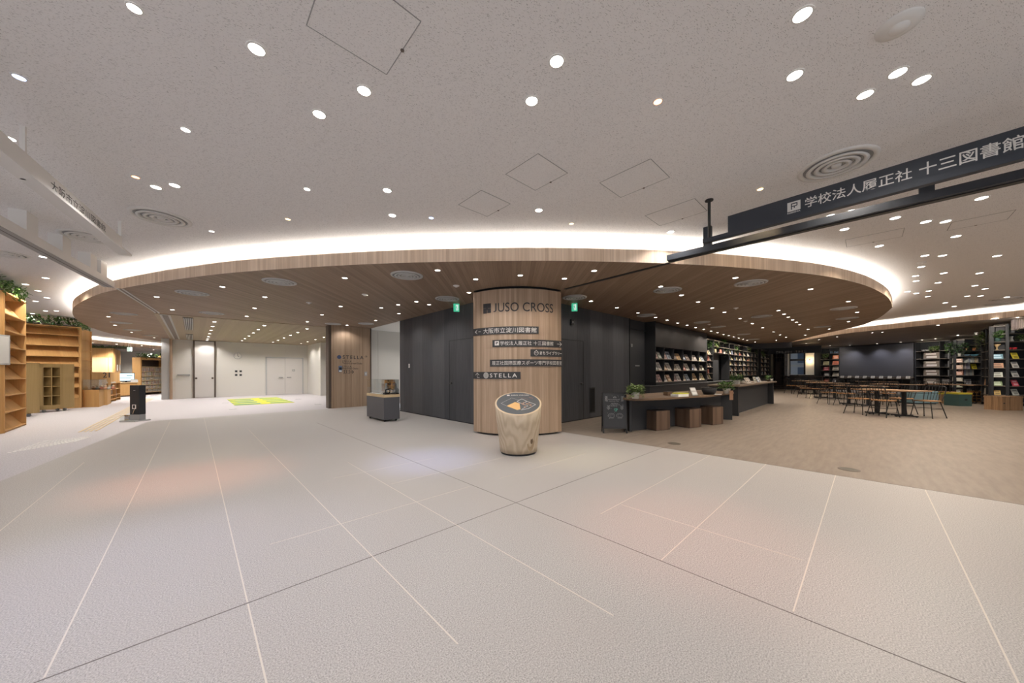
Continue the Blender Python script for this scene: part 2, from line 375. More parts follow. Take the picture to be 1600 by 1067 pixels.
# ---- the round wood canopy
def canopy(nm, line, closing, m_sof, side, lbl, led_w=0.05):
    """side=+1: the soffit lies to the left of the line"""
    top = SOF + 0.196
    poly = [*line, *closing]
    if side < 0: poly = poly[::-1]
    s_ = MB(); s_.poly([(*p, SOF) for p in poly][::-1]); s_.poly([(*p, SOF + 0.02) for p in poly])
    so = struct(nm, s_, m_sof, label=lbl)
    d = side
    inn = offset(line, 0.03 * d); ris = offset(line, 0.32 * d)
    f = MB().strip(line, SOF, top); f.strip(inn, SOF, top); f.flat(line, inn, top)
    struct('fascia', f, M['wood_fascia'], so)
    struct('riser', MB().strip(ris, SOF, CEI), M['white'], so)
    a, b = offset(line, 0.08 * d), offset(line, (0.08 + led_w) * d)
    l = MB().flat(a, b, SOF + 0.175) if d < 0 else MB().flat(b, a, SOF + 0.175)
    struct('led_strip', l, M['led'], so, label='glowing light strip in the cove')
back = [(25.0, 5.6), (5.2, 5.6), (5.2, 10.5), (9.0, 10.5), (9, 13.4), (4.9, 13.4), (3.6, 13.62), (-0.8, 13.62), (-0.8, 23.0)]
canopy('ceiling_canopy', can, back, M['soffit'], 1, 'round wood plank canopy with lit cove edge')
canopy('ceiling_lounge', fas_r, [uv(34, 3.5), uv(34, 33), uv(22, 33)], M['soffit_grey'], 1, 'grey soffit over the shelves, lit cove edge')
canopy('ceiling_library', fas_l, [uv(-34, 27.0), uv(-34, 13.0)], M['soffit_grey'], 1, 'library soffit with lit cove edge')
struct('ceiling_room', MB().box(-0.8, 12.6, 13.6, 24.4, SOF - 0.012, SOF + 0.03), M['soffit_room'], label='pale olive soffit of the side room')
struct('ceiling_corridor', MB().box(4.88, 9.2, 10.5, 13.42, SOF - 0.01, SOF + 0.03), M['cream'])
# ---- dark walls left and right of the column
wl = struct('wall_left', MB().box(4.88, 5.14, 5.6, 10.47, 0, SOF), M['blackwood'], label='charcoal wood wall left of the column')
struct('baseboard', MB().box(4.870, 4.88, 5.62, 10.47, 0, 0.025), M['black'], wl)
wr = struct('wall_right', MB().box(5.5, 9.97, 5.16, 5.42, 0, SOF), M['blackwood'], label='charcoal wood wall right of the column')
struct('baseboard', MB().box(5.5, 9.97, 5.15, 5.16, 0, 0.025), M['black'], wr)
def lever(mb_parent, p, along, out, z, L=0.11):
    """lever handle: rose + neck + bar, built in world axes"""
    m = MB(); n = Vector((*out, 0)); t = Vector((*along, 0)); o = Vector((*p, z))
    m.tube([o, o + n * 0.012], 0.026, 14); m.tube([o, o + n * 0.05], 0.010, 10); m.tube([o + n * 0.05, o + n * 0.05 + t * L], 0.009, 10)
    return m.build('handle', M['iron'], mb_parent, True)
d1 = MB().box(4.872, 4.88, 6.4, 7.53, 0.01, 2.07); d = struct('door_1', d1, M['blackwood'], label='flush charcoal door in left dark wall')
g = MB().box(4.868, 4.879, 7.53, 7.545, 0, 2.085).box(4.868, 4.879, 6.4, 7.545, 2.07, 2.085); struct('door_frame', g, M['black'], d)
lever(d, (4.872, 7.45), (0, -1), (-1, 0), 0.97)
d1 = MB().box(6.4, 7.45, 5.152, 5.16, 0.01, 2.05); d = struct('door_2', d1, M['blackwood'], label='flush charcoal door in right dark wall')
g = MB().box(7.45, 7.465, 5.148, 5.159, 0, 2.065).box(6.4, 7.465, 5.148, 5.159, 2.05, 2.065); struct('door_frame', g, M['black'], d)
lever(d, (7.37, 5.152), (-1, 0), (0, -1), 0.95)
d = struct('door_3', MB().box(9.99, 11.2, 5.22, 5.27, 0, SOF), M['charcoal'], label='plain charcoal door beside the magazine unit')
struct('door_jamb', MB().box(9.95, 9.99, 5.14, 5.42, 0, SOF).box(9.99, 11.2, 5.19, 5.22, 2.62, 2.64), M['black'], d)
lever(d, (11.0, 5.22), (-1, 0), (0, -1), 0.95)
pl = onv(996, 5.215); struct('door_plate', MB().box(pl[0] - 0.15, pl[0] + 0.15, 5.212, 5.22, 1.43, 1.47), M['grey'], d)
# ---- corridor and the wood wall with lettering
struct('wall_corridor', MB().box(4.90, 9.5, 13.36, 13.5, 0, SOF).box(5.32, 5.33, 13.352, 13.36, 0, SOF), M['corr'], label='pale corridor wall behind the glass case')
struct('wall_corridor_end', MB().box(9.2, 9.35, 10.4, 13.4, 0, SOF), M['corr'])
struct('wall_corridor_near', MB().box(5.14, 9.3, 10.34, 10.47, 0, SOF), M['corr'])
struct('wall_oak', MB().box(3.52, 4.86, 12.95, 13.33, 0, SOF), M['wood_dark'], label='oak panel wall with lettering')
struct('trim_1', MB().box(4.86, 4.90, 12.93, 13.35, 0, SOF).box(3.44, 3.52, 13.0, 13.33, 0, SOF), M['trim_dark'])
# ---- side room with white walls
VW = 23.4
struct('wall_back', MB().box(-0.75, 13, VW, VW + 0.15, 0, SOF), M['cream'], label='white back wall of the side room')
struct('trim_2', MB().box(-0.85, -0.75, VW - 0.25, VW + 0.15, 0, SOF), M['wood'], label='oak edge trim of white wall')
struct('trim_3', MB().box(-1.12, -0.85, VW - 0.2, VW + 0.15, 0, SOF), M['lightgrey'], label='grey wall end beside oak trim')
pc = at(501, 618.3)
struct('wall_room_right', MB().box(pc[0], pc[0] + 6, pc[1], VW, 0, SOF), M['cream'], label='white wall block at right of the side room')
a0, a1 = onv(304.5, VW)[0], onv(334.5, VW)[0]
d = struct('door_4', MB().box(a0, a1, VW - 0.05, VW - 0.01, 0.02, SOF - 0.03), M['door_white'], label='tall white sliding panel with two dark pulls')
struct('door_frame', MB().box(a0 - 0.07, a0, VW - 0.06, VW, 0, SOF).box(a1, a1 + 0.07, VW - 0.06, VW, 0, SOF).box(a0, a1, VW - 0.06, VW, SOF - 0.05, SOF), M['trim_dark'], d)
for x in (306.5, 332):
    c = onv(x, VW)[0]; MB().tube([(c, VW - 0.05, 1.0), (c, VW - 0.075, 1.0)], 0.045, 14).build('handle', M['trim_dark'], d)
a0, am, a1 = (onv(x, VW)[0] for x in (417, 445, 472))
d = struct('door_5', MB().box(a0, am - 0.008, VW - 0.03, VW - 0.004, 0.01, 2.10).box(am + 0.008, a1, VW - 0.03, VW - 0.004, 0.01, 2.10), M['door_white'], label='white double door in the back wall')
struct('door_frame', MB().box(a0 - 0.06, a0, VW - 0.05, VW, 0, 2.16).box(a1, a1 + 0.06, VW - 0.05, VW, 0, 2.16).box(a0 - 0.06, a1 + 0.06, VW - 0.05, VW, 2.10, 2.16), M['lightgrey'], d)
m_ = MB().tube([(am + 0.12, VW - 0.03, 1.0), (am + 0.12, VW - 0.09, 1.0), (am + 0.30, VW - 0.09, 1.0)], 0.022, 8); m_.tube([(am - 0.12, VW - 0.03, 1.0), (am - 0.12, VW - 0.09, 1.0), (am - 0.30, VW - 0.09, 1.0)], 0.022, 8); m_.build('handle', M['grey'], d)
g0 = onv(277, VW)[0]; g1 = onv(297, VW)[0]
t = thing('hand_rail', 'thin grey bar on narrow white wall left of sliding panel', 'bar', (g0, VW - 0.03, 1.17)); MB().box(0, g1 - g0, -0.03, 0.03, -0.025, 0.025).build('bar', M['grey'], t)
# ---- round column (quarter drum wrapped in wood)
CC, CR = (5.49, 5.61), 1.28
arc = [(CC[0] + CR * math.cos(PI + k * PI / 2 / 40), CC[1] + CR * math.sin(PI + k * PI / 2 / 40)) for k in range(41)]
colm = MB().prism(arc + [(5.49, 5.30), (5.02, 5.30), (5.02, 5.61)], 0.035, SOF - 0.045, arc=True)
col = struct('column', colm, M['wood'], label='wide round oak clad column')
R2 = CR - 0.09; arc2 = [(CC[0] + R2 * math.cos(PI + k * PI / 2 / 24), CC[1] + R2 * math.sin(PI + k * PI / 2 / 24)) for k in range(25)]
core = MB().prism(arc2 + [(5.49, 5.35), (5.05, 5.35), (5.05, 5.61)], 0.0, 0.035); core.prism(arc2 + [(5.49, 5.35), (5.05, 5.35), (5.05, 5.61)], SOF - 0.045, SOF)
struct('shadow_gap', core, M['black'], col)
rg = [(CC[0] + (CR - 0.005) * math.cos(PI + k * PI / 2 / 24), CC[1] + (CR - 0.005) * math.sin(PI + k * PI / 2 / 24)) for k in range(25)]
struct('ceiling_ring', MB().prism(rg + [(5.49, 5.35), (5.05, 5.61)], SOF - 0.008, SOF - 0.001), M['black'], col)
# ---- far right: end wall, header beam, window bay, screen wall
EU = 30.0
struct('wall_lounge_side', MB().box(11.1, 33.0, 5.3, 5.5, 0, CEI), M['black'], label='black wall behind the bookcases')
struct('trim_bulkhead', MB().box(24.9, 25.05, 3.0, 5.3, 2.62, CEI), M['header'], label='dark bulkhead at the canopy end')
hv0 = onu(1274, EU)[1]
struct('wall_header', MB().box(EU, EU + 0.15, hv0 - 0.3, 5.3, 2.47, CEI), M['header'], label='dark header beam over the bay')
struct('floor_platform', MB().box(EU, 34.0, hv0 - 0.4, 5.3, 0, 0.16), M['brown'], label='dark brown raised floor of the bay')
EW = 32.6
w0, w1 = onu(1257.5, EW)[1], onu(1233.2, EW)[1]
struct('wall_bay', MB().box(EW, EW + 0.2, w1, 5.4, 0, CEI).box(EW, EW + 0.2, w0 - 2.6, w0, 0, CEI).box(EW, EW + 0.2, w0, w1, 0, 1.0).box(EW, EW + 0.2, w0, w1, 2.72, CEI), M['charcoal'], label='dark end wall of the bay')
wi = struct('window_1', MB().box(EW + 0.10, EW + 0.105, w0, w1, 1.0, 2.72), M['glass'], label='window with a dark mid rail')
struct('window_frame', MB().box(EW + 0.02, EW + 0.18, w0, w0 + 0.06, 1.0, 2.72).box(EW + 0.02, EW + 0.18, w1 - 0.06, w1, 1.0, 2.72).box(EW + 0.02, EW + 0.18, w0, w1, 2.02, 2.16).box(EW + 0.02, EW + 0.18, w0, w1, 2.66, 2.72), M['steel_dark'], wi)
struct('window_sill', MB().box(EW - 0.08, EW + 0.2, w0 - 0.05, w1 + 0.05, 0.96, 1.0), M['lightgrey'], wi)
jv = onu(1231, EW - 0.3)[1]
struct('trim_4', MB().box(EW - 0.35, EW, jv - 0.05, jv + 0.18, 0.9, 2.72), M['lightgrey'], label='pale jamb left of the window')
facade = MB().box(40, 40.3, -12, 16, 0, 9)
fo = facade.build('neighbouring_building', pal((.74, .80, .90))); tag(fo, 'bluish building facade seen through the bay window', 'building')
for k in range(6, 12):
    for j in range(3): MB().box(39.96, 40.0, -10 + k * 1.5, -9.1 + k * 1.5, 0.4 + j * 1.6, 1.6 + j * 1.6).build('window_pane', pal((.20, .27, .40), 0.2), fo)
fw = MB()
for k in range(5): fw.box(39.8, 40, -12, 16, 0.05 + k * 1.6, 0.25 + k * 1.6)
fw.build('ledge', pal((.82, .84, .86)), fo)
B0, B1, B2 = far(1268, 24.3), far(1427, 19.5), far(1520, 17.3)
def wallbox(p, q, th, z0, z1, y0=0.0):
    """box in the frame of line p->q; th goes away from the viewer; returns MB in world"""
    a = math.atan2(q[1] - p[1], q[0] - p[0]); L = math.dist(p, q)
    return MB().add(MB().box(0, L, y0, y0 + th, z0, z1), Matrix.Translation((*p, 0)) @ Matrix.Rotation(a, 4, 'Z'))
struct('wall_lounge_back', wallbox(B0, B2, 0.2, 0, CEI, 0.75), M['black'], label='black wall behind screen and shelves')
struct('wall_outer_right', wallbox(uv(25.5, 18), uv(25.5, -4), 0.2, 0, CEI), M['black'])
struct('wall_library_back', wallbox(uv(-40, 25.5), uv(-12.5, 25.5), 0.2, 0, CEI), M['corr'], label='grey white back wall of the library')
struct('wall_outer_left', wallbox(uv(-31, 4), uv(-31, 30), 0.2, 0, CEI), M['cream'])
struct('wall_behind_room', MB().box(12.6, 12.8, 13, 24, 0, CEI), M['cream'])

# ================================================================== LAMPS AND CEILING FITTINGS
def add_spot(parent, power, col=(1, .95, .90), size=2.45, blend=0.55, r=0.04, z=-0.02):
    L = bpy.data.lights.new('lamp_light', 'SPOT'); L.energy = power; L.color = col; L.spot_size = size; L.spot_blend = blend; L.shadow_soft_size = r
    o = bpy.data.objects.new('lamp_light', L); C_.objects.link(o); o.parent = parent; o.location = (0, 0, z); return o
_dl = {}
def downlight(p, zc, label, group, r=0.055, power=None, lens='lens', ring='white', col=(1, .95, .90)):
    k = (r, lens, ring)
    t = thing('downlight', label, 'ceiling light', (*p, zc), 0, group)
    if k not in _dl:
        a = MB().lathe([(r * 1.22, -0.0005), (r * 1.2, -0.006), (r * 0.98, -0.007), (r * 0.98, -0.001)], 20, cap0=False, cap1=False)
        b = MB().disc((0, 0), r, -0.003, 20, up=False)
        _dl[k] = (a.mesh('trim_ring', M[ring]), b.mesh('lens', M[lens]))
    for nm, me in zip(('trim_ring', 'lens'), _dl[k]):
        o = bpy.data.objects.new(nm, me); C_.objects.link(o); o.parent = t
    if power: add_spot(t, power, col)
    return t
def rank(pts, prefix, group, zc, r, power, suffix, **kw):
    for i, (x, y) in enumerate(sorted(pts), 1):
        downlight(at(x, y, zc), zc, '%s, %s from the left %s' % (prefix, nth(i), suffix), group, r, power(x) if callable(power) else power, **kw)
NEAR = [(210, 12), (401, 76), (569, 141), (499, 178), (290, 202), (870, 95), (831, 157), (1254, 22), (1242, 117), (1352, 147), (1403, 113), (1440, 124), (244, 292), (273, 289), (480, 295), (605, 297), (613, 336), (842, 328), (1048, 362), (12, 215)]
big = [p for p in NEAR if p not in ((210, 12), (290, 202), (480, 295))]; small = [(210, 12), (290, 202), (480, 295), (331, 361)]
rank(big, 'bright round downlight in speckled ceiling', 'bright ceiling downlights before the canopy', CEI, 0.044, lambda x: SPOT_W * (0.34 if x > 1100 else .8), 'before the canopy')
rank(small, 'smaller dim downlight in speckled ceiling', 'small ceiling lights before the canopy', CEI, 0.03, SPOT_W * 0.5, 'before the canopy')
RIGHT = [(1331, 282), (1330.3, 329.3), (1298, 336.8), (1319.6, 357.8), (1399, 340), (1446.8, 346), (1477.4, 345.7), (1534, 309), (1494, 368.8), (1374, 384), (1445.4, 399), (1472.8, 399), (1558, 399.5), (1439.7, 416.6), (1474.6, 426.5), (1530.5, 426.5), (1431.5, 438.7), (1430.8, 430.8), (1465.7, 441.5), (1523.4, 446), (1539.4, 451), (1431.8, 458), (1451.4, 454.3), (1449.7, 462.9), (1418.3, 455.4), (1511.6, 462.5), (1532.3, 462.2), (1573.3, 464), (1477, 473), (1491, 478.5)]
rank(RIGHT, 'warm downlight in lounge ceiling', 'lounge ceiling downlights', CEI, 0.05, SPOT_W * 1.6, 'beyond the dark sign', col=(1, .86, .70))
LEFT = [(68, 401), (71.4, 434), (40, 444), (59.4, 454), (73.5, 465), (56, 470.5), (71.4, 485.5), (88, 485.5), (51, 489.7), (93, 497)]
rank(LEFT, 'downlight in library ceiling', 'library ceiling downlights', CEI, 0.05, SPOT_W * 2.8, 'above the bookcases', col=(1, .92, .80))
CAN_L = [(245, 463.6), (269.5, 483.8), (347.5, 447.8), (413.9, 463.8), (398, 481.2), (385.7, 494), (503.2, 491.6), (480.3, 502.4), (169.8, 494.5), (180, 508), (206, 519), (241, 527.5), (571.4, 460.7), (532.4, 478.5), (595.8, 480.7), (622.3, 476), (650.8, 471), (733, 456.8), (539, 434), (684, 422), (743.5, 436), (813, 430), (670.6, 475.8), (623.3, 489.7), (587.2, 500.4), (542.6, 508)]
CAN_R = [(882, 435), (928.5, 422.8), (923.5, 470.3), (964, 480.5), (997, 488.7), (1024.5, 495.6), (1032.5, 447.5), (1042.7, 500), (1059, 504.4), (1073.7, 508), (1087, 511.5), (1099.7, 514.3), (1065, 460.9), (1091, 471.4), (1113, 481), (1132, 487.5), (1156.5, 497.4), (1175.8, 505.3), (1192, 511.9), (1209, 518.4), (1219, 523), (1228.3, 526.7), (1213, 531.4), (1216.5, 485), (1225, 490.5), (1232, 495.2), (1238.6, 499.5), (1244.6, 503.2), (1249.6, 507), (1262.8, 514.3), (1258.4, 523.4), (1149.3, 433.7), (1266.6, 451.5), (1325.7, 470.8), (1339.4, 487.7), (1326, 502.3), (1295.9, 513.9)]
rank(CAN_L, 'small downlight in wood canopy', 'canopy downlights left of the column', SOF, 0.042, SPOT_W * 0.85, 'left of column')
rank(CAN_R, 'small downlight in wood canopy', 'canopy downlights right of the column', SOF, 0.042, SPOT_W * 0.75, 'right of column', col=(1, .87, .72))
rank([(1111.3, 517.1), (1121.2, 519.6), (1130.8, 522.4), (1139, 524.2), (1146.5, 526.3), (1154.4, 528), (1161.2, 529.9), (1167.7, 531.5), (1180, 534.4)], 'small downlight washing the right wall bookcases', 'bookcase wash lights', SOF, 0.042, SPOT_W * 3.6, 'along the bookcases', col=(1, .88, .74))
for i, (x, Z, zc) in enumerate(((228, 17.0, CEI), (246, 18.0, CEI), (206, 16.0, CEI))): downlight(far(x, Z), zc, 'added library ceiling downlight hidden behind the canopy edge, %s one' % nth(i + 1), 'added hidden library downlights', .05, SPOT_W * 9, col=(1, .94, .86))  # unseen lamps added to brighten the far library bookcase
for i, (x, Z) in enumerate(((1590, 10.6), (1556, 10.9), (1526, 15.6), (1497, 15.9), (1462, 17.6), (1441, 18.2), (1297, 22.2))):
    p_ = far(x, Z); t_ = downlight(p_, SOF, 'small downlight in grey soffit close to the black bookcases, %s from the right' % nth(i + 1), 'shelf downlights in grey soffit', .035)
    l_ = add_spot(t_, SPOT_W * 3, (1, .90, .78), 2.3, .8); l_.rotation_euler = (Vector((*far(x, Z + 1.1), 1.2)) - Vector((*p_, SOF))).to_track_quat('-Z', 'Y').to_euler()
ROOM = [[(335.4, 502.6), (332.4, 509.7), (329.6, 515.9), (327.5, 521.1), (326, 525.9), (324.4, 529.5), (322.7, 533)], [(412.2, 508.4), (403, 514.7), (395.4, 520), (389, 524.8), (382.9, 528.9), (378, 532.1)], [(478.4, 513.4), (464.6, 519.2), (453.4, 523.7), (443, 527.8), (434.2, 531.5), (426.2, 534.5)], [(504.3, 526.7), (491.8, 530.4), (480, 533.8), (470.4, 536.6)]]
us = [sum(at(x, y, SOF)[0] for x, y in r[:4]) / 4 for r in ROOM]
for ri, row in enumerate(ROOM):
    for i, (x, y) in enumerate(row, 1):
        p = at(x, y, SOF - 0.012); p = (us[ri], min(p[1], 22.9))
        downlight(p, SOF - 0.012, 'side room downlight, %s row from the left, %s from the front' % (nth(ri + 1), nth(i)), 'side room downlights', 0.05, SPOT_W * 1.75)
SOFR = [(1379, 519), (1363, 519.7), (1308, 526), (1260, 536.5), (1280, 530.5), (1466, 507.8), (1525, 520)]
rank(SOFR, 'small downlight in grey lounge soffit', 'grey soffit downlights', SOF, 0.04, SPOT_W * 1.2, 'over the shelves', col=(1, .8, .6))
rank([(145, 535.5), (182, 537.5), (222, 540), (205, 545), (240, 546.5), (170, 546)], 'downlight in library soffit', 'library soffit downlights', SOF, 0.06, SPOT_W * 10, 'near the exit sign', col=(1, .92, .82))
for i, (X, Z) in enumerate(((-5.2, 0.9), (-2.2, 1.2), (1.6, 1.0), (5.0, 1.1), (-6.5, -1.4), (-2.0, -1.6), (2.2, -1.4), (6.4, -1.2), (-4.2, -3.6), (0.2, -3.8), (4.4, -3.6), (-8.8, 1.8))): downlight(uv(X, Z), CEI, 'added unseen ceiling downlight overhead or behind the viewer, %s one' % nth(i + 1), 'added downlights outside the picture', 0.044, SPOT_W * (2.2 if X < -1 else 1.6 if X < 2.5 else .45))  # unseen lamps added so light off the floor brightens the ceiling
# coloured lamps and the soft colour pools they throw on the stone floor
def pool(px, lens, label, target, col, power, size, grp=None):
    p = at(*px, CEI); t = downlight(p, CEI, label, grp, 0.03, None, lens)
    L = add_spot(t, power, col, size, 1.0, 0.05); d = Vector((*at(*target), 0)) - Vector((*p, CEI))
    L.rotation_euler = d.to_track_quat('-Z', 'Y').to_euler()
pool((1028, 158), 'orange_lens', 'tiny orange lamp in speckled ceiling right of the bright pair', (1080, 830), (1, .42, .30), 110, 0.75)
pool((212, 276), 'orange_lens', 'tiny orange lamp in speckled ceiling above the white hanging sign', (300, 745), (1, .45, .25), 190, 0.75)
pool((450, 342), 'amber_lens', 'tiny amber lamp in speckled ceiling left of cove', (290, 705), (1, .85, .45), 90, 0.7)
pool((674, 340), 'blue_lens', 'tiny blue lamp in speckled ceiling before the canopy', (670, 718), (.42, .52, 1), 230, 0.6)
pool((1188, 295), 'amber_lens', 'amber lamp in speckled ceiling above dark hanging sign', (1150, 640), (1, .72, .40), 50, 0.9)
pool((893, 349), 'amber_lens', 'faint yellow lamp in speckled ceiling just before the cove', (900, 712), (1, .92, .55), 110, 0.6)
pool((30, 120), 'blue_lens', 'tiny blue lamp at the left edge of speckled ceiling', (170, 940), (.50, .58, 1), 130, 1.1)
# round supply diffusers
_df = {}
def diffuser(p, zc, label, group, r, m='lightgrey', dark='grey'):
    t = thing('air_diffuser', label, 'air vent', (*p, zc), 0, group)
    k = (r, m)
    if k not in _df:
        a = MB().lathe([(r, -0.001), (r * 0.99, -0.012), (r * 0.86, -0.018), (r * 0.84, -0.004)], 36, cap0=False, cap1=False)
        b = MB().lathe([(r * 0.84, -0.004), (r * 0.02, -0.004)], 36, cap0=False, cap1=True)
        c = MB()
        for q in (0.70, 0.50, 0.30): c.lathe([(r * q, -0.004), (r * (q + 0.07), -0.022), (r * (q - 0.05), -0.026), (r * (q - 0.06), -0.004)], 32, cap0=False, cap1=False)
        c.lathe([(r * 0.14, -0.004), (r * 0.12, -0.024), (0.004, -0.026)], 20, cap0=False)
        _df[k] = (a.mesh('outer_ring', M[m], True), b.mesh('dark_plate', M[dark], True), c.mesh('cone_rings', M[m], True))
    for nm, me in zip(('outer_ring', 'dark_plate', 'cone_rings'), _df[k]):
        o = bpy.data.objects.new(nm, me); C_.objects.link(o); o.parent = t
for (x, y), l in (((252, 339.5), 'round air diffuser in speckled ceiling left of cove'), ((1307, 257), 'round air diffuser in speckled ceiling above dark sign'), ((140, 370), 'round air diffuser behind the white hanging sign'), ((2, 395), 'round air diffuser beyond white rail at the frame edge'), ((1573, 466.5), 'round air diffuser above the slatted pendant, nearer one'), ((1561, 474.5), 'round air diffuser close to the lounge cove, farther one')):
    diffuser(at(x, y, CEI), CEI, l, 'ceiling air diffusers', 0.30, 'white')
for i, (x, y) in enumerate(sorted([(301, 457.5), (437, 440), (636, 430), (331, 489), (699, 466.5), (898, 464.5), (520.7, 505.8), (572, 505.4), (1043, 453), (1173, 442), (1010, 492.5), (1097, 503.2), (1122, 510.4), (1190, 494), (1162.5, 522), (1178, 529.9), (1318, 481.5), (1323.8, 497), (1285, 510.2), (194, 490), (189.6, 504), (207, 515.2), (235, 524)]), 1):
    diffuser(at(x, y, SOF), SOF, 'round white air diffuser in wood canopy, %s from the left' % nth(i), 'canopy air diffusers', 0.27 if y < 500 else 0.25)
for i, (x, y) in enumerate(sorted([(713, 446), (483, 472.6), (1150, 481), (1165, 501.5), (570, 459.8), (1108, 506.5), (1405, 38), (1440, 410)]), 1):
    zc = CEI if y in (38, 410) else SOF
    t = thing('smoke_detector', 'small white round detector on the ceiling, %s from the left' % nth(i), 'detector', (*at(x, y, zc), zc), 0, 'ceiling detectors')
    r = 0.10 if y == 38 else 0.06
    MB().lathe([(r, -0.001), (r * 0.98, -0.012), (r * 0.6, -0.02)], 20, cap0=False).build('base', M['white'], t, True)
    MB().lathe([(r * 0.45, -0.019), (r * 0.4, -0.034), (0.005, -0.038)], 16, cap0=False).build('sensor_head', M['white'], t, True)
# ceiling access hatches (thin frame set in the board)
for i, (x, y, sx, sy, l) in enumerate([(568, 36, 0.24, 0.24, 'largest ceiling hatch at the upper frame edge'), (838.5, 271, 0.225, 0.225, 'square ceiling hatch above the column axis'), (757, 319, 0.225, 0.225, 'square ceiling hatch left of the column axis'), (991, 281, 0.225, 0.28, 'square ceiling hatch between amber lamp and cove'), (1056, 333, 0.225, 0.30, 'square ceiling hatch just left of the dark sign post'), (1365, 372, 0.225, 0.30, 'ceiling hatch below the dark rail'), (1530, 345, 0.2, 0.25, 'ceiling hatch beyond the dark rail, right side')]):
    t = thing('ceiling_hatch', l, 'ceiling hatch', (*at(x, y, CEI), CEI)); g = 0.0028
    m_ = MB()
    for a in (-1, 1):
        m_.box(-sx, sx, a * sy - g, a * sy + g, -0.003, -0.0005); m_.box(a * sx - g, a * sx + g, -sy, sy, -0.003, -0.0005)
    m_.build('frame', M['grey'], t); MB().tube([(sx, 0, -0.001), (sx, 0, -0.006)], 0.012, 10).build('latch', M['trim_dark'], t)
    MB().box(-sx + g, sx - g, -sy + g, sy - g, -0.002, -0.0005).build('panel', M['ceiling'], t)
# slot vents and rail on the soffit
for x0, x1, y0, y1, l in ((288.5, 299.5, 496, 515, 'striped air grille in room soffit, nearer one'), (292, 300, 522, 533, 'striped air grille in room soffit, farther one')):
    p, q2 = at((x0 + x1) / 2, y0, SOF - 0.012), at((x0 + x1) / 2 + 2, y1, SOF - 0.012); wv_ = 0.115
    t = thing('slot_vent', l, 'air vent', (p[0], p[1], SOF - 0.012), 0, 'striped soffit grilles'); L = min(q2[1], 22.9) - p[1]
    MB().box(-wv_, wv_, 0, L, -0.012, -0.001).build('frame', M['black'], t)
    s_ = MB()
    for k in range(5): s_.box(-wv_ + 0.012 + k * 0.046, -wv_ + 0.034 + k * 0.046, 0.03, L - 0.03, -0.02, -0.01)
    s_.build('slats', M['lightgrey'], t)
p = at(262, 491.5, SOF); q2 = at(283, 529, SOF)
t = thing('linear_vent', 'long recessed strip vent at the corner of the side room soffit', 'air vent', (-0.70, 13.7, SOF - 0.012)); L = 9.3
MB().box(0, 0.22, 0, L, -0.01, -0.001).build('frame', M['lightgrey'], t); MB().box(0.05, 0.17, 0.08, L - 0.08, -0.014, -0.008).build('slot', M['trim_dark'], t)
# ---- white partition rail with hangers, and the track it becomes on the soffit
rl = [(at(x, y, SOF)) for x, y in [(0, 351.2), (63, 382.7)]]; pe = at(180, 449.5, SOF)
a = math.atan2(pe[1] - rl[0][1], pe[0] - rl[0][0]); ca, sa = math.cos(a), math.sin(a)
r0 = (pe[0] - ca * 9.5, pe[1] - sa * 9.5); L = 9.5
t = thing('partition_rail', 'long white partition rail hung from ceiling hangers, left side', 'rail', (*r0, SOF), a)
MB().box(0, L, 0, 0.16, 0.0, 0.115).build('rail_beam', M['white'], t)
MB().box(0, L, 0.012, 0.07, -0.004, 0.001).box(0, L, 0.085, 0.148, -0.004, 0.001).build('track_strips', M['grey'], t)
MB().box(0, L, 0.07, 0.085, -0.003, 0.001).build('slot', M['brown'], t)
def along(px):      # distance along the rail of picture column px
    h = hit(px, r0, pe); return math.dist(h, r0)
for x in (62.5, 113.5, 153.5, 169):
    s_ = along(x); MB().box(s_ - 0.26, s_, 0.01, 0.15, 0.115, CEI - SOF).build('hanger', M['white'], t)
tk = [pe, at(240, 487, SOF), (-0.82, 23.0)]
t = thing('ceiling_track', 'thin pale track in wood canopy leading to the side room', 'track', (0, 0, SOF)); 
for dd, nm, mm in ((0.0, 'track_profile', 'lightgrey'), (0.045, 'slot', 'trim_dark'), (0.075, 'track_profile', 'lightgrey')):
    wd = 0.035 if nm != 'slot' else 0.03
    l0 = [(*p, 0) for p in offset(tk, -dd)]; l1 = [(*p, 0) for p in offset(tk, -dd - wd)]
    m_ = MB().flat(l0, l1, -0.006); m_.strip(l0, -0.006, 0); m_.strip(l1, -0.006, 0); m_.build(nm, M[mm], t)
# white hanging sign
def rowpt(x, y, h): return at(x, y, h)
zs = 2.86
e0 = at(203, 400.5, zs); e1 = at(0, 238.0, zs)
ang = math.atan2(e0[1] - e1[1], e0[0] - e1[0]); Ls = math.dist(e0, e1) + 1.2; o = (e0[0] - math.cos(ang) * Ls, e0[1] - math.sin(ang) * Ls)
t = thing('hanging_sign', 'white hanging sign board with black lettering over the library entrance', 'sign', (*o, zs), ang)
MB().box(0, Ls, -0.02, 0.10, 0, 0.03).build('base_bar', M['white'], t)
s0 = Ls - math.dist(e0, hit(194.5, o, e0))
MB().box(0, s0, 0.025, 0.055, 0.03, 0.192).build('board', M['white'], t)
for s_ in (Ls - 0.08, Ls - 2.2, 0.5): MB().box(s_ - 0.012, s_ + 0.012, 0.055, 0.085, 0.0, CEI - zs).build('hanger_post', M['white'], t)
ta, tb_ = (math.dist(o, hit(x, o, e0)) for x in (84, 168.5))
tm = text_mb('大阪市立淀川図書館', tb_ - ta, 0.098, 0.001, 0.0); tm.build('lettering', M['ink'], t).location = (ta + .03, 0.024, 0.056)
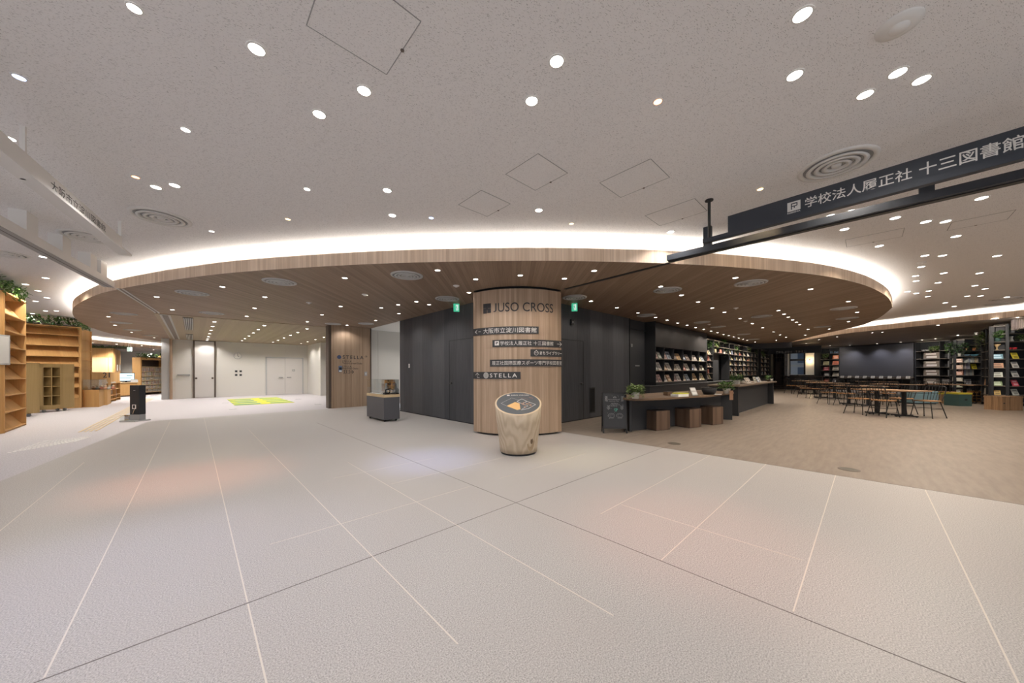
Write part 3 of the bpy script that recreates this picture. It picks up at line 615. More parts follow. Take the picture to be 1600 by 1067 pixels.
# dark rail and dark hanging sign on the right
p0 = at(1048, 411, SOF); p1 = at(1600, 286.5, SOF); a = math.atan2(p1[1] - p0[1], p1[0] - p0[0]); L = math.dist(p0, p1) + 2.5
t = thing('partition_rail', 'long dark steel partition rail ending at the canopy edge, right side', 'rail', (*p0, SOF), a)
MB().box(0, L, -0.15, 0, 0.005, 0.085).build('rail_beam', M['steel_dark'], t)
MB().box(0, L, -0.10, -0.04, -0.004, 0.006).build('slot', M['iron'], t)
for x in (1109, 1447):
    s_ = math.dist(p0, hit(x, p0, p1)); MB().box(s_ - 0.05, s_ + 0.05, -0.10, -0.04, 0.085, CEI - SOF).build('hanger', M['steel_dark'], t)
k1 = at(884, 452, SOF); kk = [p0, k1]
t2 = thing('ceiling_track', 'thin black track on wood canopy from dark rail to column', 'track', (0, 0, SOF))
m_ = MB(); l0 = [(*p, 0) for p in offset(kk, -0.02)]; l1 = [(*p, 0) for p in offset(kk, 0.06)]; m_.flat(l0, l1, -0.006); m_.strip(l0, -0.006, 0); m_.strip(l1, -0.006, 0); m_.build('track_profile', M['iron'], t2)
zs = 2.79
e0 = at(1108, 378.8, zs); e1 = at(1600, 249.5, zs); ang = math.atan2(e1[1] - e0[1], e1[0] - e0[0]); Ls = math.dist(e0, e1) + 1.5
t = thing('hanging_sign', 'dark steel hanging sign board with white lettering and square emblem', 'sign', (*e0, zs), ang)
on = lambda x: math.dist(e0, hit(x, e0, e1))
MB().box(-0.06, Ls, -0.03, 0.03, 0, 0.05).build('base_bar', M['steel_dark'], t)
sb_ = on(1138.5)
MB().box(sb_, Ls, -0.012, 0.02, 0.05, 0.24).build('board', M['steel_dark'], t)
MB().tube([(0, 0.01, 0), (0, 0.01, CEI - zs)], 0.016, 12).lathe([(0.045, CEI - zs - 0.012), (0.045, CEI - zs)], 16, (0, 0.01)).build('hanger_post', M['iron'], t)
xa, xb = on(1259), on(1426); h_ = 0.10
text_mb('学校法人履正社', xb - xa, h_, 0.001, 0.008).build('lettering', M['signwhite'], t).location = (xa, -0.0135, 0.085)
xa, xb = on(1437), on(1601)
text_mb('十三図書館', xb - xa, h_ * 1.06, 0.001, 0.010).build('lettering', M['signwhite'], t).location = (xa, -0.0135, 0.083)
xa, xb = on(1231.5), on(1252); wd = xb - xa
lg = MB().box(xa, xb, -0.0145, -0.013, 0.092, 0.185); lg.build('emblem', M['signwhite'], t)
MB().box(xa + wd * 0.28, xa + wd * 0.36, -0.016, -0.0146, 0.108, 0.168).box(xa + wd * 0.28, xa + wd * 0.78, -0.016, -0.0146, 0.160, 0.170).box(xa + wd * 0.70, xa + wd * 0.78, -0.016, -0.0146, 0.138, 0.170).box(xa + wd * 0.36, xa + wd * 0.74, -0.016, -0.0146, 0.134, 0.143).box(xa + wd * 0.5, xa + wd * 0.58, -0.016, -0.0146, 0.118, 0.135).build('emblem_mark', M['steel_dark'], t)
text_mb('RISEISHA', wd, 0.014, 0.001, 0.02).build('small_lettering', M['signwhite'], t).location = (xa, -0.0135, 0.070)
# slatted pendant at the right edge
pc_ = far(1601, 11.0); zt = 2.85
t = thing('slatted_pendant', 'drum pendant of dark wood slats hanging at the right frame edge', 'pendant lamp', (*pc_, 0))
m_ = MB()
for k in range(40):
    g = 2 * PI * k / 40; c_, s_ = math.cos(g) * 0.24, math.sin(g) * 0.24
    m_.tube([(c_, s_, 3.50 - 0.32), (c_, s_, 4.30 - 0.85 - 0.75 + 0.62)], 0.010, 6) if False else m_.box(c_ - 0.007, c_ + 0.007, s_ - 0.007, s_ + 0.007, 3.18 - 0.60, 3.18)
m_.build('slats', M['brown'], t); MB().lathe([(0.20, 2.62), (0.20, 3.14)], 24).build('inner_drum', M['trim_dark'], t); MB().tube([(0, 0, 3.14), (0, 0, CEI)], 0.012).build('stem', M['iron'], t)
# exit signs
def exit_sign(p, zt, wd, ht, label, rz, hm='exit'):
    t = thing('exit_sign', label, 'exit sign', (*p, zt), rz)
    MB().box(-wd / 2, wd / 2, -0.02, 0.02, -ht, 0).build('housing', M[hm], t)
    g = MB().box(-wd * 0.12, wd * 0.30, -0.022, -0.0205, -ht * 0.86, -ht * 0.14); g.build('doorway_mark', M['exit_white'], t)
    q = MB().box(-wd * 0.02, wd * 0.10, -0.024, -0.0222, -ht * 0.62, -ht * 0.30).box(-wd * 0.02, wd * 0.06, -0.024, -0.0222, -ht * 0.26, -ht * 0.17).box(-wd * 0.16, wd * 0.02, -0.024, -0.0222, -ht * 0.50, -ht * 0.42).box(-wd * 0.14, -wd * 0.02, -0.024, -0.0222, -ht * 0.80, -ht * 0.70).box(wd * 0.05, wd * 0.14, -0.024, -0.0222, -ht * 0.82, -ht * 0.58)
    q.build('running_figure', M['exit'], t)
    MB().tube([(-wd * 0.25, 0, 0), (-wd * 0.25, 0, SOF - zt)], 0.006).tube([(wd * 0.25, 0, 0), (wd * 0.25, 0, SOF - zt)], 0.006).build('mount', M['white'], t)
exit_sign(far(713.5, 8.2), 2.92, 0.14, 0.19, 'green exit sign under canopy left of the column', FWD + 0.25)
exit_sign(far(898, 8.2), 2.92, 0.14, 0.19, 'green exit sign under canopy right of the column', FWD - 0.25)
exit_sign(far(202.5, 17.5), 2.62, 0.22, 0.22, 'pale exit sign hanging in the library', FWD, 'exit_white')

for i, (u_, v_) in enumerate(((5.6, 11.9), (7.2, 11.9))): downlight((u_, v_), SOF - .01, 'added unseen corridor downlight behind the dark wall, %s one' % ('nearer', 'farther')[i], 'added corridor downlights', .05, SPOT_W * 1.6)  # unseen lamps added to brighten the corridor walls

# ================================================================== SIGNS ON THE COLUMN
def col_s(x):
    """arc length along the column face seen at picture column x"""
    t = (x - 800) / FPX; a, b = t * math.sin(YAW) + math.cos(YAW), -t * math.cos(YAW) + math.sin(YAW)
    A_, B_, Cq = a * a + b * b, -2 * (a * CC[0] + b * CC[1]), CC[0] ** 2 + CC[1] ** 2 - CR ** 2
    D = B_ * B_ - 4 * A_ * Cq; k = (-B_ - math.sqrt(max(D, 0))) / (2 * A_); p = (k * a, k * b)
    g = math.atan2(p[1] - CC[1], p[0] - CC[0]) % (2 * PI)
    return min(max(g - PI, 0.004), PI / 2 - 0.004) * CR, p
def bend(mb, s0, zb, extra=0.0):
    v = []
    for x, y, z in mb.v:
        g = PI + (s0 + x) / CR; r = CR - y + extra; v.append((CC[0] + r * math.cos(g), CC[1] + r * math.sin(g), zb + z))
    mb.v = v; return mb
def stroke(pts, wd, d=0.003, mb=None):
    """flat line of width wd through (x, z) points, facing -y"""
    mb = mb or MB()
    for (x0, z0), (x1, z1) in zip(pts, pts[1:]):
        l = math.hypot(x1 - x0, z1 - z0) or 1e-6; nx, nz = -(z1 - z0) / l * wd / 2, (x1 - x0) / l * wd / 2; ex, ez = (x1 - x0) / l * wd / 2, (z1 - z0) / l * wd / 2
        mb.poly([(x0 - ex - nx, -d, z0 - ez - nz), (x1 + ex - nx, -d, z1 + ez - nz), (x1 + ex + nx, -d, z1 + ez + nz), (x0 - ex + nx, -d, z0 - ez + nz)])
    return mb
def ring2d(cx, cz, r, wd, d=0.003, n=20, mb=None, k0=0, k1=None):
    pts = [(cx + r * math.cos(2 * PI * k / n), cz + r * math.sin(2 * PI * k / n)) for k in range(k0, (k1 or n) + 1)]
    return stroke(pts, wd, d, mb)
def grid_plate(L, h, th):
    m = MB(); n = max(6, int(L / 0.06))
    for k in range(n): m.box(k * L / n, (k + 1) * L / n, -th, 0.002, 0, h)
    return m
def dsign(x0, x1, xr, y0, y1, label):
    s0, p0 = col_s(x0); s1, p1 = col_s(x1); pr = col_s(xr)[1]
    z1, z0 = zat(xr, y0, pr), zat(xr, y1, pr)
    t = thing('direction_sign', label, 'sign', (0, 0, 0))
    bend(grid_plate(s1 - s0, z1 - z0, 0.012), s0, z0).build('plate', M['signplate'], t)
    return t, z0, z1 - z0
def dtext(t, z0, h, body, xa, xb, fh=0.62, fat=0.02, nm='lettering', gap=1.0):
    sa, sb = col_s(xa)[0], col_s(xb)[0]
    m = text_mb(body, sb - sa, h * fh, 0.014, fat, gap=gap); bend(m, sa, z0 + h * (1 - fh) / 2).build(nm, M['signwhite'], t)
def dmark(t, z0, h, fn, xa, xb, nm):
    sa, sb = col_s(xa)[0], col_s(xb)[0]; m = fn(sb - sa, h); bend(m, sa, z0).build(nm, M['signwhite'], t)
arrow_l = lambda L, h: stroke([(L * .45, h * .22), (L * .05, h * .5), (L * .45, h * .78)], 0.009, 0.014, stroke([(L * .05, h * .5), (L, h * .5)], 0.009, 0.014))
arrow_r = lambda L, h: stroke([(L * .55, h * .18), (L * .95, h * .5), (L * .55, h * .82)], 0.009, 0.014, stroke([(0, h * .5), (L * .95, h * .5)], 0.009, 0.014))
arrow_u = lambda L, h: stroke([(L * .05, h * .55), (L * .42, h * .85), (L * .85, h * .55)], 0.009, 0.014, stroke([(L * .42, h * .85), (L * .42, h * .2), (L * .9, h * .2)], 0.009, 0.014))
t, z0, h = dsign(739, 841.6, 841.6, 510.4, 521.7, 'topmost dark sign strip on column, white arrow pointing left')
dmark(t, z0, h, arrow_l, 743, 751.5, 'arrow'); dtext(t, z0, h, '大阪市立淀川図書館', 756, 838.3, 0.72, 0.003)
t, z0, h = dsign(770, 884, 800, 530.6, 541.6, 'dark sign strip on column with square emblem and arrow pointing right')
dmark(t, z0, h, arrow_r, 870, 877.8, 'arrow'); dtext(t, z0, h, '学校法人履正社', 782, 830.6, 0.60, 0); dtext(t, z0, h, '十三図書館', 833.4, 864, 0.60, 0)
def emb(L, h): return stroke([(L * .5, h * .42), (L * .5, h * .72)], L * .05, 0.0145, MB().box(0, L * .24, -0.014, -0.013, h * .22, h * .84).box(L * .76, L, -0.014, -0.013, h * .22, h * .84).box(L * .24, L * .76, -0.014, -0.013, h * .7, h * .84).box(L * .24, L * .76, -0.014, -0.013, h * .22, h * .36).box(L * .45, L * .76, -0.014, -0.013, h * .36, h * .52))
dmark(t, z0, h, emb, 773.6, 780.2, 'emblem')
t, z0, h = dsign(829, 884, 829, 545.6, 556.8, 'shortest dark sign strip on column with round house emblem')
dtext(t, z0, h, 'まちライブラリー', 843, 877.6, 0.5, 0.02)
dmark(t, z0, h, lambda L, h: stroke([(L * .2, h * .62), (L * .5, h * .88), (L * .8, h * .62)], 0.006, 0.014, ring2d(L * .35, h * .5, L * .07, 0.005, 0.014, 8, ring2d(L * .65, h * .5, L * .07, 0.005, 0.014, 8, ring2d(L * .5, h * .48, L * .42, 0.008, 0.014)))), 834, 841.5, 'emblem')
t, z0, h = dsign(766, 884, 800, 561.4, 572.4, 'longest dark sign strip on column, without any arrow')
dtext(t, z0, h, '履正社国際医療スポーツ専門学校図書室', 769.3, 877.6, 0.60, 0)
t, z0, h = dsign(739, 813.3, 790, 581.0, 592.0, 'lowest dark sign strip on column, up arrow and round emblem')
dtext(t, z0, h, 'STELLA', 766, 808, 0.58, 0.012, gap=1.35); dmark(t, z0, h, arrow_u, 743.7, 750.5, 'arrow')
def stripe_disc(L, h, d=0.014):
    m = ring2d(L * .5, h * .5, L * .46, 0.006, d)
    for k in range(-3, 4):
        x = L * .5 + k * L * .12; y = math.sqrt(max(0, (L * .44) ** 2 - (x - L * .5) ** 2)); stroke([(x, h * .5 - y), (x, h * .5 + y)], L * .06, d, m)
    return m
dmark(t, z0, h, stripe_disc, 756, 764, 'emblem')
# big name lettering
t = thing('column_lettering', 'large dark lettering with square emblem high on the column', 'lettering', (0, 0, 0))
sa, pa = col_s(771.5); sb, pb = col_s(864); za, zb = zat(818, 486.3, col_s(818)[1]), zat(818, 472.6, col_s(818)[1])
m_ = text_mb('USO CROSS', sb - col_s(778.6)[0], zb - za, 0.012, 0.004, base=True); bend(m_, col_s(778.6)[0], za)
j_ = text_mb('J', col_s(776.6)[0] - sa, zb - za, 0.012, 0.004); m_.add(bend(j_, sa, za)); m_.build('lettering', M['ink'], t)
sa = col_s(756)[0]; w_ = col_s(767.6)[0] - sa; hh = (zb - za) * 1.12
m_ = MB()
for x0, x1, zz0, zz1 in ((0, .47, .55, 1), (.50, 1, .52, 1), (0, .44, .0, .52), (.54, 1, .03, .49), (.40, .60, .36, .60)): m_.box(x0 * w_, x1 * w_, -0.012, 0, zz0 * hh, zz1 * hh)
bend(m_, sa, za - 0.01).build('emblem', M['ink'], t)
# ================================================================== LETTERING ON THE OAK WALL
VS = 12.95
def sx(x): return onv(x, VS)
t = thing('wall_lettering', 'dark lettering with round blue emblem on the oak wall', 'lettering', (0, VS, 0))
def wtext(body, xa, xb, ya, yb, m, fat=0.02, nm='lettering', gap=1.0):
    pa, pb = sx(xa), sx(xb); z1, z0 = zat((xa + xb) / 2, ya, sx((xa + xb) / 2)), zat((xa + xb) / 2, yb, sx((xa + xb) / 2))
    text_mb(body, pb[0] - pa[0], z1 - z0, 0.004, fat, gap=gap).build(nm, M[m], t).location = (pa[0], 0, z0)
wtext('STELLA', 535.5, 568, 555.5, 561, 'ink', 0.015, gap=1.4); wtext('STELLA', 535, 549, 563.3, 566, 'ink', 0.01, gap=1.3); wtext('Tsukuru school Osaka', 535, 566, 566.3, 569, 'ink', 0.0, 'small_lettering')
wtext('STELLA', 535, 549, 571.3, 574, 'ink', 0.01, gap=1.3); wtext('Preschool Osaka', 535, 559.5, 574.2, 576.9, 'ink', 0.0, 'small_lettering')
pa = sx(530); zc_ = zat(530, 557.8, pa); r_ = 0.07
MB().poly([(pa[0] + r_ * math.cos(2 * PI * k / 24), -0.004, zc_ + r_ * math.sin(2 * PI * k / 24)) for k in range(24)]).build('emblem', M['navy'], t)
def wmark(x, y, fn, nm, s):
    p = sx(x); o_ = fn(s).build(nm, M['ink'], t); o_.location = (p[0], 0, zat(x, y, p))
wmark(570, 558.5, lambda s: stroke([(s * .5, s), (s, s * .5), (s * .5, 0)], 0.012, 0.004, stroke([(0, s * .5), (s, s * .5)], 0.012, 0.004)), 'arrow', 0.08)
wmark(547.5, 583.5, lambda s: stroke([(s * .5, s), (s, s * .5), (s * .5, 0)], 0.016, 0.004, stroke([(0, s * .5), (s, s * .5)], 0.016, 0.004)), 'arrow', 0.11)
for x in (536, 539.5, 543.5): wmark(x, 583.5, lambda s: ring2d(s * .5, s * 1.1, s * .18, 0.012, 0.004, 8, stroke([(s * .5, s * .85), (s * .5, s * .4), (s * .25, 0)], 0.014, 0.004, stroke([(s * .5, s * .4), (s * .75, 0)], 0.014, 0.004))), 'pictogram', 0.09)
p = sx(531.5); t = thing('intercom', 'blue and white intercom on the oak wall below the emblem', 'intercom', (p[0], VS, zat(531.5, 576.5, p)))
MB().box(-0.055, 0.055, -0.03, 0, -0.11, 0.11).build('housing', pal((.10, .16, .30)), t, bevel=0.012); MB().box(-0.04, 0.04, -0.036, -0.03, -0.02, 0.06).build('screen', M['black'], t); MB().box(-0.045, 0.045, -0.036, -0.03, -0.10, -0.05).build('button_panel', M['white'], t)
p = sx(571.5); t = thing('wall_switch', 'small grey switch plate near right end of the oak wall', 'switch', (p[0], VS, zat(571.5, 584, p)))
MB().box(-0.05, 0.05, -0.008, 0, -0.08, 0.08).build('plate', M['grey'], t); MB().box(-0.02, 0.02, -0.014, -0.008, -0.03, 0.03).build('rocker', M['lightgrey'], t)
p = onu(639.5, 4.88); t = thing('wall_switch', 'small white switch on the dark wall left of the column', 'switch', (4.88, p[1], zat(639.5, 571.5, p)), -PI / 2)
MB().box(-0.035, 0.035, -0.008, 0, -0.06, 0.06).build('plate', M['white'], t); MB().box(-0.015, 0.015, -0.014, -0.008, -0.02, 0.02).build('rocker', M['lightgrey'], t)
p = onv(925, 5.16); z0_, z1_ = zat(925, 645, p), zat(925, 605, p)
t = thing('return_air_grille', 'tall narrow black grille in the dark wall right of the column', 'grille', (p[0], 5.16, z0_))
hw = (onv(929.5, 5.16)[0] - onv(920.5, 5.16)[0]) / 2
MB().box(-hw, hw, -0.008, 0, 0, z1_ - z0_).build('frame', M['charcoal'], t); MB().box(-hw + .03, hw - .03, -0.01, -0.006, 0.03, z1_ - z0_ - 0.03).build('opening', pal((.004, .004, .004)), t)
s_ = MB()
for k in range(9): s_.box(-hw + .035 + k * (2 * hw - .08) / 8, -hw + .04 + k * (2 * hw - .08) / 8, -0.013, -0.009, 0.03, z1_ - z0_ - 0.03)
s_.build('bars', M['black'], t)
p = onv(892.5, 5.16); t = thing('wall_sensor', 'small black box high on dark wall below the right exit sign', 'sensor', (p[0], 5.16, zat(892.5, 503.5, p)))
MB().box(-0.05, 0.05, -0.06, 0, -0.07, 0.07).build('housing', M['black'], t, bevel=0.008); MB().disc((0, 0), 0.02, 0).build('lens', M['grey'], t).rotation_euler = (PI / 2, 0, 0); t.children[1].location = (0, -0.0615, 0)
p = onv(987, 5.21); t = thing('door_sensor', 'tiny pale card reader beside the plain charcoal door', 'sensor', (p[0], 5.215, zat(987, 539.5, p)))
MB().box(-0.03, 0.03, -0.02, 0, -0.05, 0.05).build('housing', M['grey'], t)

# ================================================================== STONE FLOOR FITTINGS
for x, y, l in ((1053.5, 693, 'round floor box near the cube stools'), (1326.5, 733.5, 'round floor box at the edge of stone floor')):
    t = thing('floor_box', l, 'floor outlet', at(x, y)); MB().lathe([(0.105, 0.001), (0.105, 0.003), (0.09, 0.004)], 24).build('rim', M['trim_dark'], t)
    MB().disc((0, 0), 0.086, 0.0045).build('lid', pal((.10, .085, .075)), t)
# ================================================================== MAP STUMP
SP = far(809.5, 5.27)
t = thing('map_stand', 'log shaped wooden stand with tilted floor map in front of the column', 'information stand', SP, FWD)
m_ = MB(); n = 56; prof = [(0, .288), (.12, .297), (.3, .312), (.5, .332), (.75, .350), (1, .362)]
zt_ = lambda y: 0.768 + 0.148 * y / 0.362
for k, (f_, r_) in enumerate(prof):
    for j in range(n):
        g = 2 * PI * j / n; rr = r_ * (1 + 0.012 * math.sin(3 * g + 1) * (1 - f_)); x_, y_ = rr * math.cos(g), rr * math.sin(g); m_.v.append((x_, y_, 0.03 + (zt_(y_) - 0.03) * f_))
for k in range(len(prof) - 1):
    for j in range(n): m_.f.append((k * n + j, k * n + (j + 1) % n, (k + 1) * n + (j + 1) % n, (k + 1) * n + j))
m_.f.append(tuple(reversed(range(n)))); m_.f.append(tuple((len(prof) - 1) * n + j for j in range(n)))
o_ = m_.build('log', M['stump'], t); 
for p_ in o_.data.polygons:
    if len(p_.vertices) == 4: p_.use_smooth = True
MB().disc((0, 0), 0.27, 0.03, 40).lathe([(0.27, 0.0), (0.27, 0.03)], 40).build('plinth', M['black'], t)
T = lambda x, y, e=0.0: (x, y, zt_(y) + e)
MB().poly([T(.338 * math.cos(2 * PI * j / n), .338 * math.sin(2 * PI * j / n), 0.003) for j in range(n)]).build('map_plate', pal((.075, .082, .090), 0.4), t)
rim = MB()
for j in range(n):
    g0, g1 = 2 * PI * j / n, 2 * PI * (j + 1) / n
    rim.poly([T(.338 * math.cos(g0), .338 * math.sin(g0), 0.004), T(.362 * math.cos(g0), .362 * math.sin(g0), 0.0015), T(.362 * math.cos(g1), .362 * math.sin(g1), 0.0015), T(.338 * math.cos(g1), .338 * math.sin(g1), 0.004)])
rim.build('rim', pal((.55, .43, .29)), t)
tx = text_mb('JUSO CROSS', 0.30, 0.035, 0, 0.02); tx.v = [T(x - 0.12, 0.225 + z, 0.005) for x, y, z in tx.v]; tx.build('lettering', M['signwhite'], t)
MB().poly([T(-.18, .225, .005), T(-.135, .225, .005), T(-.135, .26, .005), T(-.18, .26, .005)]).build('emblem', M['signwhite'], t)
MB().poly([T(*q, .005) for q in ((-.18, -.10), (-.05, .02), (.02, -.02), (.03, -.20), (-.02, -.22))]).build('map_area', pal((.72, .44, .17)), t)
lw = MB()
def ln(P, wd, mb, z=.006):
    for a_, b_ in zip(P, P[1:]):
        l_ = math.dist(a_, b_); nx, ny = -(b_[1] - a_[1]) / l_ * wd / 2, (b_[0] - a_[0]) / l_ * wd / 2
        mb.poly([T(a_[0] - nx, a_[1] - ny, z), T(b_[0] - nx, b_[1] - ny, z), T(b_[0] + nx, b_[1] + ny, z), T(a_[0] + nx, a_[1] + ny, z)])
ln([(-.02, .04), (.06, .12), (.14, .04), (.06, -.04), (-.02, .04)], .012, lw); ln([(.14, .04), (.27, -.06), (.15, -.18), (.04, -.22)], .010, lw); ln([(.06, -.04), (.15, -.10), (.05, -.20)], .007, lw); ln([(-.18, -.10), (-.27, -.02), (-.10, .15), (.02, .08)], .004, lw)
lw.build('map_lines', pal((.60, .60, .60)), t)
rg_ = random.Random(3); bl = MB()
for k in range(14):
    x_, y_ = rg_.uniform(.05, .22), rg_.uniform(-.14, .0); s_ = rg_.uniform(.012, .024); bl.poly([T(x_ - s_, y_, .0065), T(x_, y_ - s_, .0065), T(x_ + s_, y_, .0065), T(x_, y_ + s_, .0065)])
bl.build('map_blocks', pal((.42, .26, .18)), t)
ln2 = MB(); ln([(.0, .17), (.10, .14), (.16, .10)], .006, ln2); ln([(.18, .17), (.24, .14)], .02, ln2); ln2.build('map_lines', pal((.30, .16, .15)), t)
def knot(g, z, a_, b_, m_mat, nm, d=0.004):
    P = []
    for k in range(18):
        w_ = 2 * PI * k / 18; f_ = (z + b_ * math.sin(w_) - .03) / .7; rr = .288 + (.352 - .288) * f_ + d; gg = g + a_ * math.cos(w_) / rr; P.append((rr * math.cos(gg), rr * math.sin(gg), z + b_ * math.sin(w_)))
    MB().poly(P).build(nm, M[m_mat], t)
knot(-PI / 2 + .66, .22, .075, .15, 'knot_pale', 'knot', 0.0035); knot(-PI / 2 + .68, .22, .025, .045, 'knot', 'knot', 0.006); knot(-PI / 2 - .98, .42, .035, .017, 'knot', 'knot', 0.006); knot(-PI / 2 - .45, .37, .02, .010, 'knot', 'knot', 0.005)

# ================================================================== GLASS CASE
cA, cB = at(600, 659.5), at(624.6, 656.6); a = math.atan2(cB[1] - cA[1], cB[0] - cA[0]); W_ = 0.42; D_ = 1.15
t = thing('display_case', 'dark grey display cabinet on castors with clear cover, left of the column', 'display case', cA, 0.0)
MB().box(0, W_, 0, D_, 0.05, 0.62).build('cabinet', M['grey'], t); t.children[0].data.materials[0] = pal((.085, .09, .095), 0.5)
MB().box(-0.005, W_ + 0.005, -0.005, D_ + 0.005, 0.62, 0.69).build('top_board', M['birch_pale'], t)
MB().box(0.01, W_ - 0.01, 0.01, D_ - 0.01, 0.692, 1.07).build('clear_cover', M['glass'], t)
for x_, y_ in ((.06, .08), (W_ - .06, .08), (.06, D_ - .08), (W_ - .06, D_ - .08)):
    c = MB().tube([(x_ - .02, y_, .023), (x_ + .02, y_, .023)], 0.023, 14).box(x_ - .02, x_ + .02, y_ - .02, y_ + .02, .035, .05); c.build('castor', M['iron'], t)
t2 = thing('figurine', 'dark curled figurine under the clear cover', 'ornament', (cA[0] + .17, cA[1] + .16, .692))
MB().tube([(.0, 0, 0), (-.06, .0, .04), (-.05, .02, .11), (.02, .02, .13), (.06, 0, .09), (.04, 0, .03)], 0.022, 8, 0.012).build('body', M['iron'], t2, True); MB().box(-.05, .05, -.04, .04, 0, .012).build('base', M['brown'], t2)
t2 = thing('figurine', 'tall grey model behind the curled figurine in the clear cover', 'ornament', (cA[0] + .27, cA[1] + .5, .692))
MB().lathe([(.05, .01), (.03, .05), (.045, .14), (.02, .2), (.03, .25), (.01, .28)], 14).build('body', M['grey'], t2, True); MB().box(-.06, .06, -.06, .06, 0, .012).build('base', M['brown'], t2)
t2 = thing('paper_card', 'white description card lying in the clear cover', 'card', (cA[0] + .2, cA[1] + .85, .692)); MB().box(-.15, .15, -.2, .2, 0, .003).build('sheet', M['white'], t2); MB().box(-.12, .12, -.02, .1, .003, .004).build('print_block', M['grey'], t2)
t2 = thing('figurine', 'small row of thin models at the right of the clear cover', 'ornament', (cA[0] + .36, cA[1] + .22, .692))
MB().box(-.02, .02, -.12, .12, 0, .01).build('base', M['brown'], t2)
for k in range(4): MB().tube([(0, -.09 + k * .06, .01), (0, -.09 + k * .06, .13 + .02 * (k % 2))], 0.007, 8).build('model', M['grey'], t2)
# ================================================================== CHALKBOARD A-FRAME
fa, fb = at(942.5, 676.5), at(980.5, 677); L = math.dist(fa, fb); a = math.atan2(fb[1] - fa[1], fb[0] - fa[0])
t = thing('chalkboard_sign', 'black A-frame chalkboard with white chalk drawings beside the counter', 'chalkboard', fa, a)
hh = 0.83; lean = 0.20; R_ = Matrix.Rotation(-math.atan2(lean / 2, hh), 4, 'X')
def lb(x0, x1, y0, y1, z0, z1): return MB().add(MB().box(x0, x1, y0, y1, z0, z1), R_)
lb(0.02, L - 0.02, -0.008, 0.008, 0.10, hh - 0.02).build('board', M['charcoal'], t)
for x_ in (0, L - .022): lb(x_, x_ + .022, -0.014, 0.012, 0, hh).build('leg', M['iron'], t)
f = lb(0, L, -0.014, 0.012, hh - .025, hh); f.add(lb(0, L, -0.014, 0.012, 0.09, 0.115)); f.build('frame', M['iron'], t)
RB = Matrix.Translation((0, lean, 0)) @ Matrix.Rotation(math.atan2(lean / 2, hh), 4, 'X')
for x_ in (0.0, L - .022): MB().add(MB().box(x_, x_ + .022, -0.01, 0.012, 0, hh), RB).build('leg', M['iron'], t)
MB().add(MB().box(0.022, L - .022, -0.006, 0.008, 0.12, hh - .02), RB).build('rear_board', M['charcoal'], t)
ck = MB(); gr = MB(); rg_ = random.Random(5)
def U(x, z): return (x * L, z * hh)
for sx_ in (-1, 1):
    P = [U(.5 + sx_ * .28, .78), U(.5 + sx_ * .35, .84), U(.5 + sx_ * .33, .90)]; stroke(P, .004, .0095, ck)
    for k in range(6):
        z_ = .78 + k * .022; stroke([U(.5 + sx_ * .33, z_), U(.5 + sx_ * .39, z_ + .02)], .005, .0095, ck); stroke([U(.5 + sx_ * .33, z_), U(.5 + sx_ * .28, z_ + .015)], .004, .0095, ck)
for z_, x0, x1, n_ in ((.815, .26, .73, 13), (.775, .28, .70, 9), (.715, .37, .66, 9), (.685, .34, .74, 7), (.655, .34, .62, 8)):
    for k in range(n_):
        xx = x0 + (x1 - x0) * k / n_; ww = (x1 - x0) / n_ * .6
        stroke([U(xx, z_), U(xx + ww * rg_.random(), z_ + .017), U(xx + ww, z_ + rg_.uniform(0, .015))], .0035, .0095, ck)
ring2d(.52 * L, .865 * hh, .03, .004, .0095, 12, ck, 0, 6); stroke([U(.45, .865), U(.59, .865)], .004, .0095, ck); stroke([U(.46, .88), U(.57, .88)], .004, .0095, ck)
for cx, top in ((.25, .68), (.80, .64)):
    stroke([U(cx, .57), U(cx + .01, top)], .004, .0095, ck)
    for k in range(5):
        z_ = .58 + k * .02; stroke([U(cx, z_), U(cx - .06, z_ + .02)], .0035, .0095, ck); stroke([U(cx, z_), U(cx + .06, z_ + .022)], .0035, .0095, ck)
for cx in (.36, .70):
    P = [U(cx + .13 * math.cos(g / 10 * PI) * (1 + .08 * math.sin(3 * g)), .43 + .055 * math.sin(g / 10 * PI)) for g in range(21)]; stroke(P, .0035, .0095, ck)
    P = [U(cx + .07 * math.cos(g / 6 * PI), .435 + .03 * math.sin(g / 6 * PI)) for g in range(10)]; stroke(P, .003, .0095, ck)
    for k in range(4): stroke([U(cx - .08 + k * .05, .36), U(cx - .06 + k * .05, .375)], .004, .0095, ck)
for k in range(26): 
    x_, z_ = rg_.uniform(.14, .86), rg_.uniform(.33, .92); stroke([U(x_, z_), U(x_ + .012, z_ + .004)], .004, .0095, ck)
stroke([U(.48, .58), U(.55, .53), U(.62, .59), U(.58, .61), U(.55, .58), U(.51, .605), U(.48, .58)], .007, .0095, gr); stroke([U(.57, .56), U(.61, .58)], .012, .0095, gr)
ck.v = [tuple(R_ @ Vector(p_)) for p_ in ck.v]; gr.v = [tuple(R_ @ Vector(p_)) for p_ in gr.v]
ck.build('chalk_drawing', pal((.34, .35, .35)), t); gr.build('chalk_heart', pal((.08, .42, .30)), t)

